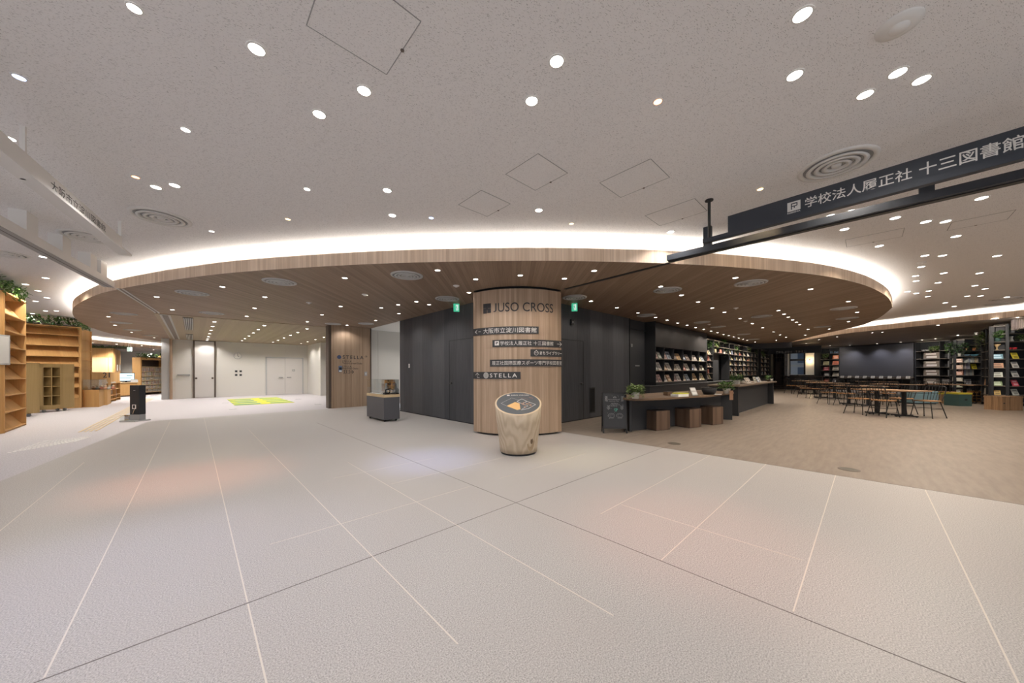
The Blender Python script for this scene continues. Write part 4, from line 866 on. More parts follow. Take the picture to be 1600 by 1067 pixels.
# ================================================================== PLANTS
def foliage(n, rx, ry, h, leaf=0.06, droop=0.0, seed=1, wid=0.45, base=0.0):
    r_ = random.Random(seed); m = MB()
    for k in range(n):
        g = r_.uniform(0, 2 * PI); q = math.sqrt(r_.random()); z = base + h * r_.random() ** 0.8 - droop * r_.random() ** 2 * q
        p = Vector((rx * q * math.cos(g), ry * q * math.sin(g), z)); el = r_.uniform(-0.5, 0.7); az = g + r_.uniform(-0.9, 0.9)
        d = Vector((math.cos(az) * math.cos(el), math.sin(az) * math.cos(el), math.sin(el))); s = d.cross(Vector((0, 0, 1))).normalized(); u = s.cross(d)
        L = leaf * r_.uniform(.7, 1.3); w = L * wid
        m.poly([p, p + d * L * .45 + s * w * .5 + u * L * .06, p + d * L, p + d * L * .45 - s * w * .5 + u * L * .06])
    return m
def stems(n, rx, ry, h, seed=1, base=0.0):
    r_ = random.Random(seed + 50); m = MB()
    for k in range(n):
        g = r_.uniform(0, 2 * PI); m.tube([(0.02 * math.cos(g), .02 * math.sin(g), base), (rx * .4 * math.cos(g), ry * .4 * math.sin(g), base + h * .5), (rx * .8 * math.cos(g), ry * .8 * math.sin(g), base + h * .8)], .004, 5)
    return m
def plant(p, label, r, h, pot=(.07, .12), pm='pot', leaf='leaf', n=90, droop=0.0, square=False, seed=1, group=None, ls=0.06, ry=None, name='potted_plant'):
    t = thing(name, label, 'plant', p, 0, group); pr, ph = pot; ry = ry or r
    if square:
        MB().box(-pr, pr, -pr * .6, pr * .6, 0, ph).build('pot', M[pm], t, bevel=0.006); MB().box(-pr + .012, pr - .012, -pr * .6 + .012, pr * .6 - .012, ph - .001, ph + .004).build('soil', M['soil'], t)
    else:
        MB().lathe([(pr * .72, 0), (pr * .9, ph * .7), (pr, ph), (pr * .9, ph), (pr * .88, ph - .015)], 20, cap1=False).build('pot', M[pm], t, True); MB().disc((0, 0), pr * .89, ph - .012, 20).build('soil', M['soil'], t)
    stems(7, r, ry, h, seed, ph - .02).build('stems', M['leaf2'], t); foliage(n, r, ry, h, ls, droop, seed, wid=.6, base=ph - .01).build('foliage', M[leaf], t)
    return t
# ================================================================== BOOKS
_bk = {}
PALB = [(.62, .58, .52), (.55, .46, .36), (.40, .26, .16), (.46, .17, .13), (.30, .34, .40), (.16, .20, .30), (.58, .50, .30), (.50, .34, .32), (.36, .30, .26), (.66, .62, .58), (.22, .24, .20), (.60, .40, .22)]
def book(p, wd, ht, dp, c, label, group, lean=0.0, rz=0.0, detail=False, name='book'):
    """upright book, front cover towards local -y; lean tips it back; p = middle of its foot"""
    k = (round(wd, 3), round(ht, 3), round(dp, 3), c, round(lean, 2), detail)
    if k not in _bk:
        R_ = Matrix.Rotation(-lean, 4, 'X'); b = MB().add(MB().box(-wd / 2, wd / 2, 0, dp, 0, ht), R_); parts = [(name, b.mesh(name, pal(c)))]
        if detail:
            c2 = tuple(min(.8, x * .45 + .02) if sum(c) > .9 else min(.8, x + .35) for x in c)
            parts.append(('cover_print', MB().add(MB().box(-wd * .36, wd * .3, -.0015, 0, ht * .62, ht * .86).box(-wd * .3, wd * .36, -.0015, 0, ht * .14, ht * .44), R_).mesh('cover_print', pal(c2))))
            parts.append(('pages', MB().add(MB().box(-wd / 2 + .004, wd / 2 + .001, .003, dp - .003, .004, ht + .001), R_).mesh('pages', pal((.62, .60, .55)))))
        _bk[k] = parts
    ps = _bk[k]; o = bpy.data.objects.new(name, ps[0][1]); C_.objects.link(o); o.location = p; o.rotation_euler = (0, 0, rz); tag(o, label, 'book', group)
    for nm, me in ps[1:]:
        q = bpy.data.objects.new(nm, me); C_.objects.link(q); q.parent = o
    return o
rb = random.Random(11)
def shelf_unit(t, xs, zs, D, top, m='charcoal', edge=None, bottom=0.0, back=True, th=0.022, bm=None, ends=(1, 1)):
    """parts of a shelving unit in local axes: x across, y to the back; xs = divider positions, zs = board tops"""
    for x in [q for q, k in zip((xs[0], xs[-1]), ends) if k]: MB().box(x - th, x + th, 0, D, bottom, top).build('side_panel', M[m], t)
    for x in xs[1:-1]: MB().box(x - th * .5, x + th * .5, 0.005, D, zs[0], top).build('divider', M[m], t)
    for z in zs: MB().box(xs[0], xs[-1], 0.004, D, z - th, z).build('shelf', M[edge or m], t)
    MB().box(xs[0] - th, xs[-1] + th, 0, D, top - .03, top).build('top_board', M[edge or m], t)
    if back: MB().box(xs[0], xs[-1], D - .015, D, bottom, top).build('back_panel', M[bm or m], t)
M['lit_shelfedge'] = mat('lit_shelf_edge', (.13, .11, .092), 0.5); M['panel_dark'] = wood('dark_panel', (.020, .019, .020), (.032, .030, .031), .6, gap=False)  # shelf colour lightened to paint in the light its edges catch
# ================================================================== MAGAZINE UNIT AND BOOKCASES ALONG THE RIGHT WALL
VF = 4.85
ux = lambda px: onv(px, VF)[0]
u0, u1 = ux(1025), ux(1104)
t = thing('magazine_unit', 'black wall unit with three rows of leaning magazines', 'bookcase', (u0, VF, 0)); L = u1 - u0; D = 0.42
xs = [ux(p) - u0 for p in (1025, 1038.4, 1053.4, 1068, 1081.5, 1092.8, 1104)]
MB().box(-.03, 0, 0, D, .86, SOF).build('side_panel', M['black'], t); MB().box(L, L + .03, 0, D, .86, SOF).build('side_panel', M['black'], t)
MB().box(0, L, 0, .03, 2.09, SOF - .04).build('upper_panel', M['panel_dark'], t); MB().box(0, L, D - .02, D, .86, 2.1).build('back_panel', M['black'], t)
for x in xs[1:-1]: MB().box(x - .012, x + .012, .01, D, .9, 2.09).build('divider', M['black'], t)
for z in (.90, 1.30, 1.70): MB().box(0, L, 0, D, z - .025, z).build('shelf', M['lit_shelfedge'], t)
MB().box(-.03, L + .03, -.01, D, .80, .876).build('bottom_rail', M['black'], t)
for r_, z in enumerate((.90, 1.30, 1.70)):
    i = 0
    for c in range(6):
        for s_ in range(2):
            i += 1; wd = (xs[c + 1] - xs[c]) * .36; x = xs[c] + (xs[c + 1] - xs[c]) * (.27 + .45 * s_)
            book((u0 + x, VF + .05, z + .001), round(wd, 2), rb.choice((.26, .28, .30)), .02, rb.choice(PALB), 'magazine in wall unit, %s row, %s from the left' % (('bottom', 'middle', 'top')[r_], nth(i)), 'magazines in the black wall unit', 0.42, 0, True, 'magazine')
t = thing('service_ledge', 'long dark ledge cabinet under the magazine unit', 'cabinet', (10.2, 4.62, 0)); MB().box(0, 19.2, 0, .6, 0, .78).build('cabinet', M['charcoal'], t); MB().box(-.02, 19.2, -.02, .6, .78, .80).build('top', M['black'], t)
def grid_case(px, zs, top, label, bottom=.82, D=.38):
    us_ = [ux(p) for p in px]; t = thing('bookcase', label, 'bookcase', (us_[0], VF, 0)); shelf_unit(t, [u - us_[0] for u in us_], zs, D, top, 'black', 'lit_shelfedge', bottom); return us_
ROWS = [1.02, 1.30, 1.58, 1.86, 2.14, 2.42]
TOPZ = 2.70
def fill(us_, rows, lab, per=2, skip=0.06, rown=None, first_empty=0):
    for ri, z in enumerate(rows):
        i = 0
        for a_, b_ in zip(us_, us_[1:]):
            w_ = b_ - a_
            for s_ in range(per):
                if rb.random() < skip: continue
                i += 1; face = rb.random() < .55; wd = round(w_ / per * (.62 if face else .5), 2)
                book((a_ + w_ * (s_ + .5) / per, VF + .06, z + .001), min(wd, .30), rb.choice((.18, .20, .22)), .03, rb.choice(PALB + PALB[:3] + PALB[9:10] * 3), 'book in %s, %s row up, %s from the left' % (lab, nth(ri + 1), nth(i)), 'books in ' + lab, rb.choice((.1, .3, .42)))
ua = grid_case((1104.8, 1114.4), [.92] + [1.18, 1.46, 1.74, 2.02], TOPZ, 'narrow black bookcase right beside the magazine unit')
fill(ua, [.92, 1.18, 1.46, 1.74, 2.02], 'narrow bookcase', 3)
ub = grid_case((1115.6, 1123, 1131, 1139.4), [2.14, 2.42], TOPZ, 'open black shelves above the dark doorway', 2.10)
fill(ub, [2.14], 'shelves above doorway', 2)
uc = grid_case((1140, 1147.8, 1155, 1161.3, 1167.5, 1173.7, 1178.8, 1183.8), ROWS, TOPZ, 'large black bookcase grid right of the dark doorway')
fill(uc, ROWS[:5], 'large grid bookcase', 3, .04)
ud = grid_case((1189, 1194.5, 1200, 1205), ROWS, TOPZ, 'far black bookcase grid before the bay')
fill(ud, ROWS[:5], 'far grid bookcase', 3, .04)
struct('door_6', MB().box(ux(1115), ux(1128.5), VF + .16, VF + .2, 0.82, 2.1), M['charcoal'], label='dark grey panel door between bookcases')
struct('wall_recess', MB().box(ux(1183.9), ux(1188.9), VF + .1, VF + .4, 0.82, 2.72), M['black'])
struct('column_dark', MB().box(ux(1207), EU + .1, VF - .05, VF + .4, 0, CEI), M['charcoal'], label='dark pier at the far end of the bookcases')
for i, (x, y, dr, s_) in enumerate([(1108, 538, .35, .14), (1119, 540, .25, .14), (1135, 550, .45, .22), (1149, 546, .35, .2), (1169, 546, .3, .14), (1180.5, 551, .35, .15), (1190.5, 553, .4, .12), (1192, 556, .35, .15), (1202, 556, .3, .15), (1130, 537, .0, .12)]):
    p = onv(x, VF + .05); z = zat(x, y, p)
    plant((p[0], VF + .06, min(max(z - .05, 2.16), 2.56) if i not in (0, 1) else z - .08), 'trailing green plant hanging from high bookcase shelf, %s from the left' % nth(i + 1), s_, .16, (.05, .08), 'trim_dark', ('leaf', 'leaf3', 'leaf2')[i % 3], 150, dr, seed=i + 3, group='trailing bookcase plants', ls=.075)

# ================================================================== COUNTERS
fe = spline([at(x, y, .68) for x, y in [(983, 625.8), (1000, 626.2), (1041, 624.6), (1082.5, 621.6), (1111.5, 620), (1147, 615)]], 5)
bk_ = [(10.75, 3.3), (6.75, 3.95)]
t = thing('counter', 'low counter with curved walnut top and cube stools before it', 'counter', (0, 0, 0))
ct = MB().prism(fe + bk_, .68, .72); ct.build('counter_top', M['counter'], t, bevel=0.004)
b0, b1, b2 = at(985.5, 673.3), at(1047, 666.4), at(1096, 661.5); e0_, e1_ = at(1127, 655.3), at(1144.5, 656)
MB().prism([b0, b1, b2, e0_, (e0_[0] + .05, e0_[1] + .25), (b0[0] + .3, b0[1] + .4)], 0, .68).build('front_panel', M['charcoal'], t)
MB().prism([e0_, e1_, (e1_[0] + .05, e1_[1] + .05), (e1_[0] + .02, e1_[1] + .7), (e0_[0] + .02, e0_[1] + .1)], 0, .68).build('end_panel', M['black'], t)
pq = at(983.8, 674.3); MB().prism([pq, (pq[0] + .035, pq[1] - .035), (pq[0] + .47, pq[1] + .40), (pq[0] + .44, pq[1] + .44)], 0, .68).build('end_panel', M['charcoal'], t)
HV, H0, H1 = 2.50, 11.07, 16.25
t = thing('counter', 'long high counter with greyed oak top beyond the stools', 'counter', (H0, HV, 0)); L = H1 - H0
MB().box(-.08, L + .25, -.06, .75, .82, .865).build('counter_top', M['counter_grey'], t, bevel=0.004)
MB().box(0.02, L - .02, .17, .22, 0, .82).build('front_panel', M['charcoal'], t)
MB().box(0, .11, 0, .72, 0, .82).build('end_panel', M['black'], t); MB().box(L - .11, L, 0, .72, 0, .82).build('end_panel', M['black'], t)
# cube stools
st0 = None
for (c, r_, lb) in ((at(1026, 673.5), at(1047, 671.3), 'dark oak cube stool nearest the chalkboard'), (at(1078, 669.3), at(1095, 667.2), 'middle of three dark oak cube stools'), (at(1114, 664.5), at(1126.5, 663), 'dark oak cube stool nearest the high counter')):
    a = math.atan2(r_[1] - c[1], r_[0] - c[0])
    if st0 is None:
        st0 = thing('cube_stool', lb, 'stool', c, a, 'cube stools at the counter'); S_ = .40
        b_ = MB()
        for q in ((0, S_, 0, .02), (0, S_, S_ - .02, S_), (0, .02, .02, S_ - .02), (S_ - .02, S_, .02, S_ - .02)): b_.box(*q, .008, .412)
        b_.build('box_sides', M['stool'], st0, bevel=.002); MB().box(.003, S_ - .003, .003, S_ - .003, .40, .425).build('shaded_top', M['brown'], st0, bevel=.006); MB().box(.02, S_ - .02, .02, S_ - .02, 0, .01).build('base', M['black'], st0)  # thin dark sheet paints the shade on the stool top
    else: dup(st0, (*c, 0), a, lb)
# things on the low counter
CT = .721
plant((*at(993, 622.8, CT), CT), 'leafy green plant in ribbed white pot on left end of counter', .14, .15, (.085, .13), 'pot', 'leaf3', 260, .16, seed=9, ls=.075)
p = at(1062, 619.3, CT); t = thing('leaflet_box', 'white box of yellow topped leaflets on low counter', 'box', (*p, CT), -.35); MB().box(-.15, .15, -.1, .1, 0, .055).build('tray', M['white'], t); MB().box(-.10, .17, -.09, .1, .056, .075).build('leaflets', pal((.50, .50, .05)), t)
p = at(1048, 617.8, CT); t = thing('wooden_tray', 'small brown wooden box behind the white leaflet box', 'box', (*p, CT), -.35); MB().box(-.09, .09, 0, .12, 0, .08).build('tray', M['counter'], t); MB().box(-.08, .08, .01, .11, .075, .082).build('inside', M['brown'], t)
p = at(1087, 618.2, CT); t = thing('menu_stand', 'tilted picture card on black easel, on low counter', 'card stand', (*p, CT), FWD + .25); Rm = Matrix.Rotation(-.5, 4, 'X')
MB().add(MB().box(-.075, .075, 0, .006, .01, .2), Rm).build('card', M['grey'], t); MB().add(MB().box(-.06, .06, -.002, 0, .03, .10).box(-.06, .06, -.002, 0, .12, .18), Rm).build('card_print', M['lightgrey'], t); MB().tube([(-.05, .09, .17), (-.06, .17, 0)], .004).tube([(.05, .09, .17), (.06, .17, 0)], .004).tube([(-.08, -.02, .004), (.08, -.02, .004)], .005).build('easel', M['iron'], t)
p = at(1108, 616, CT); t = thing('basket', 'round black basket on low counter behind picture card', 'basket', (*p, CT)); MB().lathe([(.11, 0), (.15, .08), (.16, .15), (.15, .15), (.13, .03)], 24, cap1=True).build('bowl', M['black'], t, True); MB().tube([(.16 * math.cos(2 * PI * k / 20), .16 * math.sin(2 * PI * k / 20), .15) for k in range(20)], .007, 6, closed=True).build('rim', M['iron'], t)
p = at(1122, 616.2, CT); t = thing('leaflets', 'flat pale leaflets lying on low counter beside black basket', 'leaflets', (*p, CT), .2); MB().box(-.13, .13, -.07, .07, 0, .006).build('sheets', M['lightgrey'], t); MB().box(-.1, .02, -.05, .05, .006, .008).build('print', M['pot'], t)
pr_ = at(1135.5, 615.0, CT); plant((*pr_, CT), 'green plant in white pot with brown tag, right counter end', .15, .17, (.085, .13), 'pot', 'leaf', 220, .06, seed=21, ls=.07)
tg = thing('paper_tag', 'brown paper strip hanging over right end of low counter', 'tag', (*at(1142.5, 616.8, .70), 0), FWD)
MB().box(-.05, .035, -.022, -.017, .58, .80).build('strip', pal((.22, .115, .065)), tg); MB().box(-.05, .035, -.017, .10, .7215, .7245).build('flap', pal((.22, .115, .065)), tg)
HT = .866
plant((*onv(1151, HV + .22), HT), 'bushy plant in white box planter on near end of high counter', .19, .20, (.11, .12), 'pot', 'leaf', 260, .05, True, 31, ls=.065, ry=.15)
for i, (x, y, c) in enumerate(((1158, 603.8, (.3, .25, .2)), (1161.5, 603.2, (.45, .4, .35)))):
    t = thing('small_ornament', 'small %s ornament on high counter, right of box planter' % ('dark', 'pale')[i], 'ornament', (*onv(x, HV + .18), HT)); MB().lathe([(.04, 0), (.05, .03), (.03, .08), (.035, .1)], 14).build('body', pal(c), t, True); MB().disc((0, 0), .033, .1005).build('top', M['brown'], t)
for i, (x, y, lean, c) in enumerate(((1169, 602.6, .5, (.50, .45, .38)), (1172.5, 602.2, .5, (.55, .5, .45)), (1180.5, 601.2, .25, (.6, .57, .5)), (1186, 600.6, .45, (.25, .28, .32)), (1188.5, 600.2, .45, (.62, .6, .56)))):
    book((*onv(x, HV + .18), HT), .14, .20, .012, c, 'leaflet standing on high counter, %s from the left' % nth(i + 1), 'leaflets on the high counter', lean, FWD + .5, True, 'leaflet')
plant((*onv(1200.5, HV + .12), HT), 'small plant in dark pot on far end of high counter', .10, .15, (.055, .08), 'trim_dark', 'leaf', 110, .02, seed=41, ls=.06)
t = thing('cup', 'small pale cup at the far end of high counter', 'cup', (*onv(1206, HV + .10), HT)); MB().lathe([(.035, 0), (.045, .09), (.04, .09), (.03, .01)], 16).build('body', M['pot'], t, True); MB().disc((0, 0), .04, .08).build('drink', M['brown'], t)

# ================================================================== LOUNGE TABLES AND CHAIRS
LW = FWD + math.radians(11)
def make_table(L, W_, label, group):
    t = thing('dining_table', label, 'table', (0, 0, 0), 0, group)
    MB().box(-W_ / 2, W_ / 2, -L / 2, L / 2, .69, .72).build('table_top', M['tabletop'], t, bevel=.004)
    for y_ in (-L * .22, L * .22):
        MB().box(-.035, .035, y_ - .035, y_ + .035, .03, .69).build('post', M['iron'], t)
        f = MB().box(-.30, .30, y_ - .025, y_ + .025, .012, .04).box(-.025, .025, y_ - .28, y_ + .28, .012, .04)
        for a_, b_ in ((-.28, 0), (.28, 0), (0, -.26), (0, .26)): f.tube([(a_, y_ + b_, 0), (a_, y_ + b_, .014)], .02, 8)
        f.build('foot', M['iron'], t)
        MB().box(-.22, .22, y_ - .02, y_ + .02, .665, .69).build('bracket', M['iron'], t)
    return t
def make_chair(label, group):
    """local: sitter faces -y, origin on the floor under the seat middle"""
    t = thing('dining_chair', label, 'chair', (0, 0, 0), 0, group); s = MB(); n = 28
    P = [(.215 * math.copysign(abs(math.cos(2 * PI * k / n)) ** .55, math.cos(2 * PI * k / n)), .205 * math.copysign(abs(math.sin(2 * PI * k / n)) ** .55, math.sin(2 * PI * k / n))) for k in range(n)]
    s.prism(P, .435, .46); s.build('seat', M['seatwood'], t, bevel=.006)
    for x_, y_ in ((-.16, -.15), (.16, -.15), (-.16, .15), (.16, .15)):
        MB().tube([(x_, y_, .436), (x_ * 1.38, y_ * (1.3 if y_ < 0 else 1.75), .012)], .010, 7).tube([(x_ * 1.38, y_ * (1.3 if y_ < 0 else 1.75), .016), (x_ * 1.38, y_ * (1.3 if y_ < 0 else 1.75), 0)], .014, 7).build('leg', M['iron'], t)
    bf = [(-.18, .17, .44), (-.205, .25, .68), (-.20, .285, .80), (-.16, .297, .835), (0, .30, .84), (.16, .297, .835), (.20, .285, .80), (.205, .25, .68), (.18, .17, .44)]
    MB().tube(bf, .010, 7).build('back_frame', M['iron'], t)
    for k in range(5):
        x_ = -.12 + k * .06; MB().tube([(x_ * .9, .18, .45), (x_ * 1.05, .298, .836)], .006, 6).build('spindle', M['iron'], t)
    MB().tube([(-.20, .215, .24), (.20, .215, .24)], .006, 6).tube([(-.195, -.175, .24), (-.20, .215, .24)], .006, 6).tube([(.195, -.175, .24), (.20, .215, .24)], .006, 6).build('stretcher', M['iron'], t)
    return t
tb0 = None
TABLES = [(10.72, 9.55, 0, 'nearest wood table on the lounge floor, by the lone side-on chair'), (12.75, 12.4, 0, 'second nearest lounge table, left of and beyond the nearest one'), (14.6, 15.6, 0, 'table in the left of the lounge before the bay'), (16.4, 18.6, 0, 'farthest left lounge table, nearest the bay'), (15.5, 13.6, 0, 'lounge table in front of the dark screen, middle'), (17.3, 13.2, 0, 'lounge table under the right part of the dark screen'), (18.6, 17.2, 0, 'back row lounge table close to the low book ledge')]
for i, (X, Z, _, lb) in enumerate(TABLES):
    p = (*uv(X, Z), 0)
    if tb0 is None: tb0 = make_table(1.35, .66, lb, 'lounge tables'); tb0.location = p; tb0.rotation_euler = (0, 0, LW)
    else: dup(tb0, p, LW, lb)
ch0 = None
# chairs: X right, Z ahead of the viewer, turn from facing the viewer's left-to-right axis
CH = [(11.12, 9.02, 1, 'side-on chair alone at the right end of the nearest table'),
      (10.15, 9.85, -1, 'left chair tucked at the near side of nearest table'), (10.15, 9.20, -1, 'right chair tucked at the near side of nearest table'), (11.32, 9.80, 1, 'chair behind the nearest table top'),
      (12.05, 12.15, -1, 'near side chair at the second nearest table, right one'), (12.05, 12.80, -1, 'near side chair at the second nearest table, left one'), (13.45, 12.1, 1, 'far side chair at the second nearest table, right one'), (13.45, 12.75, 1, 'far side chair at the second nearest table, left one'),
      (13.95, 15.3, -1, 'chair left of the table before the bay, near one'), (13.95, 15.95, -1, 'chair left of the table before the bay, far one'), (15.3, 15.3, 1, 'chair right of the table before the bay, near one'), (15.3, 15.95, 1, 'chair right of the table before the bay, far one'),
      (15.75, 18.3, -1, 'chair by the farthest left table, near one'), (15.75, 18.95, -1, 'chair by the farthest left table, far one'), (17.1, 18.5, 1, 'chair right of the farthest left table'),
      (14.85, 13.3, -1, 'chair left of the middle table before the screen, near one'), (14.85, 13.95, -1, 'chair left of the middle table before the screen, far one'), (16.15, 13.6, 1, 'chair right of the middle table before the screen'),
      (16.65, 12.9, -1, 'chair left of the table under the screen right part'), (16.65, 13.55, -1, 'chair left of the table under the screen, far one'), (17.95, 13.2, 1, 'chair right of the table under the screen right part'),
      (17.95, 17.0, -1, 'back row chair close to the low book ledge, left one'), (19.25, 17.0, 1, 'back row chair close to the low book ledge, right one')]
for X, Z, f, lb in CH:
    # f: +1 sits on the right side facing left, -1 on the left facing right, 2 viewer side facing away, 0 far side facing viewer
    rz = {1: LW - PI / 2, -1: LW + PI / 2, 2: LW + PI, 0: LW}[f] + rb.uniform(-.12, .12)
    p = (*uv(X, Z), 0)
    if ch0 is None: ch0 = make_chair(lb, 'lounge chairs'); ch0.location = p; ch0.rotation_euler = (0, 0, rz)
    else: dup(ch0, p, rz, lb)
# bay: dark tables and chairs on the platform
PZ = .16
t = thing('dining_table', 'long dark brown table on the raised bay floor', 'table', (30.9, 3.0, PZ), 0); MB().box(-.4, .4, -1.0, 1.3, .69, .73).build('table_top', M['brown'], t)
for y_ in (-.85, 1.1): MB().box(-.3, .3, y_ - .05, y_ + .05, 0, .69).build('leg', M['brown'], t)
bc0 = None
for i, (u_, v_, rz) in enumerate(((30.3, 3.6, PI / 2), (30.3, 2.6, PI / 2 + .1), (31.5, 2.7, -PI / 2), (31.5, 3.5, -PI / 2))):
    lb = 'dark round-backed wooden chair in the bay, %s from the left' % nth(i + 1)
    if bc0 is None:
        bc0 = thing('windsor_chair', lb, 'chair', (u_, v_, PZ), rz, 'dark chairs in the bay')
        MB().lathe([(.2, .42), (.215, .44), (.2, .46)], 20).build('seat', M['brown'], bc0)
        for a_, b_ in ((-.14, -.14), (.14, -.14), (-.14, .14), (.14, .14)): MB().tube([(a_, b_, .425), (a_ * 1.4, b_ * 1.4, 0)], .014, 7).build('leg', M['brown'], bc0)
        MB().tube([(.2 * math.cos(g), .12 + .08 * math.sin(g), .46 + .36 * math.sin(g)) for g in [PI * k / 14 for k in range(15)]], .012, 7).build('back_hoop', M['brown'], bc0)
        for k in range(5): MB().tube([(-.12 + k * .06, .13, .46), (-.12 + k * .06, .19, .46 + .36 * math.sqrt(1 - ((-.12 + k * .06) / .2) ** 2))], .007, 6).build('spindle', M['brown'], bc0)
    else: dup(bc0, (u_, v_, PZ), rz, lb)
# bay lettering, lamp, lattice shelf
lv = [onu(x, EU)[1] for x in (1213, 1264)]
t = thing('bay_lettering', 'pale lettering row on the header above the bay', 'lettering', (EU, lv[0], 2.52), -PI / 2)
m_ = MB(); r_ = random.Random(2); xx = 0; Lb = lv[0] - lv[1]
while xx < Lb - .12:
    w_ = .115
    if not (Lb * .47 < xx < Lb * .53):
        for z_ in r_.sample((.005, .04, .075, .11, .14), 3): stroke([(xx + w_ * r_.uniform(0, .2), z_), (xx + w_ * r_.uniform(.8, 1), z_)], .014, .004, m_)
        for k in range(2): x_ = xx + w_ * r_.choice((.1, .3, .5, .7, .9)); stroke([(x_, .01), (x_, .14)], .016, .004, m_)
    xx += .15
m_.build('lettering', M['signwhite'], t)
wv0, wv1 = onu(1258.5, EW - .1)[1], onu(1272, EW - .1)[1]
t = thing('wall_panel', 'pale tall panel lit by a wall lamp right of window', 'panel', (EW - .1, wv0, 0), -PI / 2); MB().box(0, wv0 - wv1, 0, .08, .98, 2.72).build('board', M['cream'], t); MB().box(-.02, wv0 - wv1 + .02, -.01, .08, .94, .98).build('lower_rail', M['brown'], t)
t = thing('wall_lamp', 'slim dark wall lamp on the pale panel in the bay', 'wall lamp', (EW - .12, (wv0 + wv1) / 2, 2.02), -PI / 2)
MB().box(-.22, .22, -.10, -.06, -.02, .0).build('shade_bar', M['iron'], t); MB().box(-.03, .03, -.06, .02, -.02, .1).build('bracket', M['iron'], t); MB().box(-.18, .18, -.09, -.07, -.028, -.021).box(-.18, .18, -.09, -.07, .001, .008).build('bulb', M['amber_lens'], t)
L_ = bpy.data.lights.new('lamp_light', 'POINT'); L_.energy = 15; L_.color = (1, .72, .38); L_.shadow_soft_size = .08; lo = bpy.data.objects.new('lamp_light', L_); C_.objects.link(lo); lo.parent = t; lo.location = (0, -.14, 0.0)
sv0, sv1 = onu(1210, EW - .4)[1], onu(1229, EW - .4)[1]
t = thing('lattice_shelf', 'dark brown lattice shelf wall left of bay window', 'shelf', (EW - .4, sv0, PZ), -PI / 2); Ls_ = sv0 - sv1
for k in range(6): MB().box(k * Ls_ / 5 - .015, k * Ls_ / 5 + .015, 0, .3, 0, 2.55).build('upright', M['brown'], t)
for k in range(8): MB().box(0, Ls_, .01, .3, .1 + k * .34, .12 + k * .34).build('shelf', M['lit_shelfedge'], t)
MB().box(Ls_ * .1, Ls_ * .52, -.02, .02, 0, 1.85).build('door_panel', M['brown'], t)
# ================================================================== SCREEN WALL, LEDGE, BACK SHELVES
s0, s1 = hit(1311.8, B0, B1), hit(1427.2, B0, B1); aB = math.atan2(s1[1] - s0[1], s1[0] - s0[0]); Ls_ = math.dist(s0, s1)
t = thing('screen_wall', 'wide matt charcoal screen panel with three soft light pools', 'screen', s0, aB)
MB().box(0, Ls_, 0, .08, .90, 2.86).build('panel', M['screen'], t); MB().box(0, Ls_, -.03, .08, .84, .90).build('lower_rail', M['lit_shelfedge'], t)
for k, f in enumerate((.22, .60, .90)):
    tt = downlight((s0[0] + (s1[0] - s0[0]) * f + .42 * math.sin(aB), s0[1] + (s1[1] - s0[1]) * f - .42 * math.cos(aB)), SOF - .001, 'wall washing downlight before the dark screen, %s from the left' % nth(k + 1), 'screen wall washers', .04, 0, col=(.85, .85, 1)); add_spot(tt, 75, (.88, .88, 1), 2.0, .8)
t = thing('low_book_ledge', 'long low black shelf under the dark screen', 'shelf', s0, aB); 
shelf_unit(t, [k * Ls_ / 6 for k in range(7)], [.06, .42], .3, .80, 'black', 'lit_shelfedge')
t.location = (s0[0] + .32 * math.sin(aB), s0[1] - .32 * math.cos(aB), 0)
for k in range(9):
    f = (k + .6) / 9; q = (t.location[0] + math.cos(aB) * Ls_ * f - math.sin(aB) * .12, t.location[1] + math.sin(aB) * Ls_ * f + math.cos(aB) * .12, .801)
    book(q, .17, .14, .012, rb.choice(((.5, .47, .42), (.42, .4, .36), (.35, .33, .3))), 'pale card on the low ledge under screen, %s from the left' % nth(k + 1), 'cards on the low ledge', .3, aB, True, 'card')
def line_shelf(p, q, zs, top, D, label, n=1, m='black', base=0.0, ends=(1, 1), xs=None):
    a_ = math.atan2(q[1] - p[1], q[0] - p[0]); L_ = math.dist(p, q); t = thing('bookcase', label, 'bookcase', p, a_); shelf_unit(t, [k * L_ / n for k in range(n + 1)] if not xs else [f * L_ for f in xs], zs, D, top, m, 'lit_shelfedge', base, ends=ends)
    return t, a_, L_
def onshelf(p, a_, f, L_, z, y=.12): return (p[0] + math.cos(a_) * L_ * f - math.sin(a_) * y, p[1] + math.sin(a_) * L_ * f + math.cos(a_) * y, z)
pA, pB = hit(1281.5, B0, B1), hit(1311, B0, B1)
ZS = [.06, .50, .90, 1.30, 1.68, 2.08, 2.46]
t, a_, L_ = line_shelf(pA, pB, ZS, 2.86, .35, 'black shelf with few display books left of the screen', 2)
for z, f, c, lb in ((2.08, .75, (.60, .16, .05), 'orange'), (1.68, .25, (.45, .42, .25), 'greenish'), (1.68, .75, (.62, .2, .12), 'red and white'), (1.30, .25, (.55, .10, .14), 'crimson'), (1.30, .75, (.55, .50, .42), 'cream'), (.90, .28, (.25, .24, .26), 'grey'), (.90, .75, (.60, .56, .48), 'pale'), (.50, .3, (.5, .10, .06), 'dark red'), (.5, .75, (.25, .25, .28), 'dull blue')):
    book(onshelf(pA, a_, f, L_, z), .34, .26, .025, c, '%s display book on %s shelf up, left of the screen' % (lb, nth(ZS.index(z) + 1)), 'display books left of the screen', .25, a_, True)
plant(onshelf(pA, a_, .27, L_, 2.08), 'leafy plant on black shelf left of the screen', .18, .3, (.09, .12), 'trim_dark', 'leaf3', 90, .2, seed=61, ls=.12)
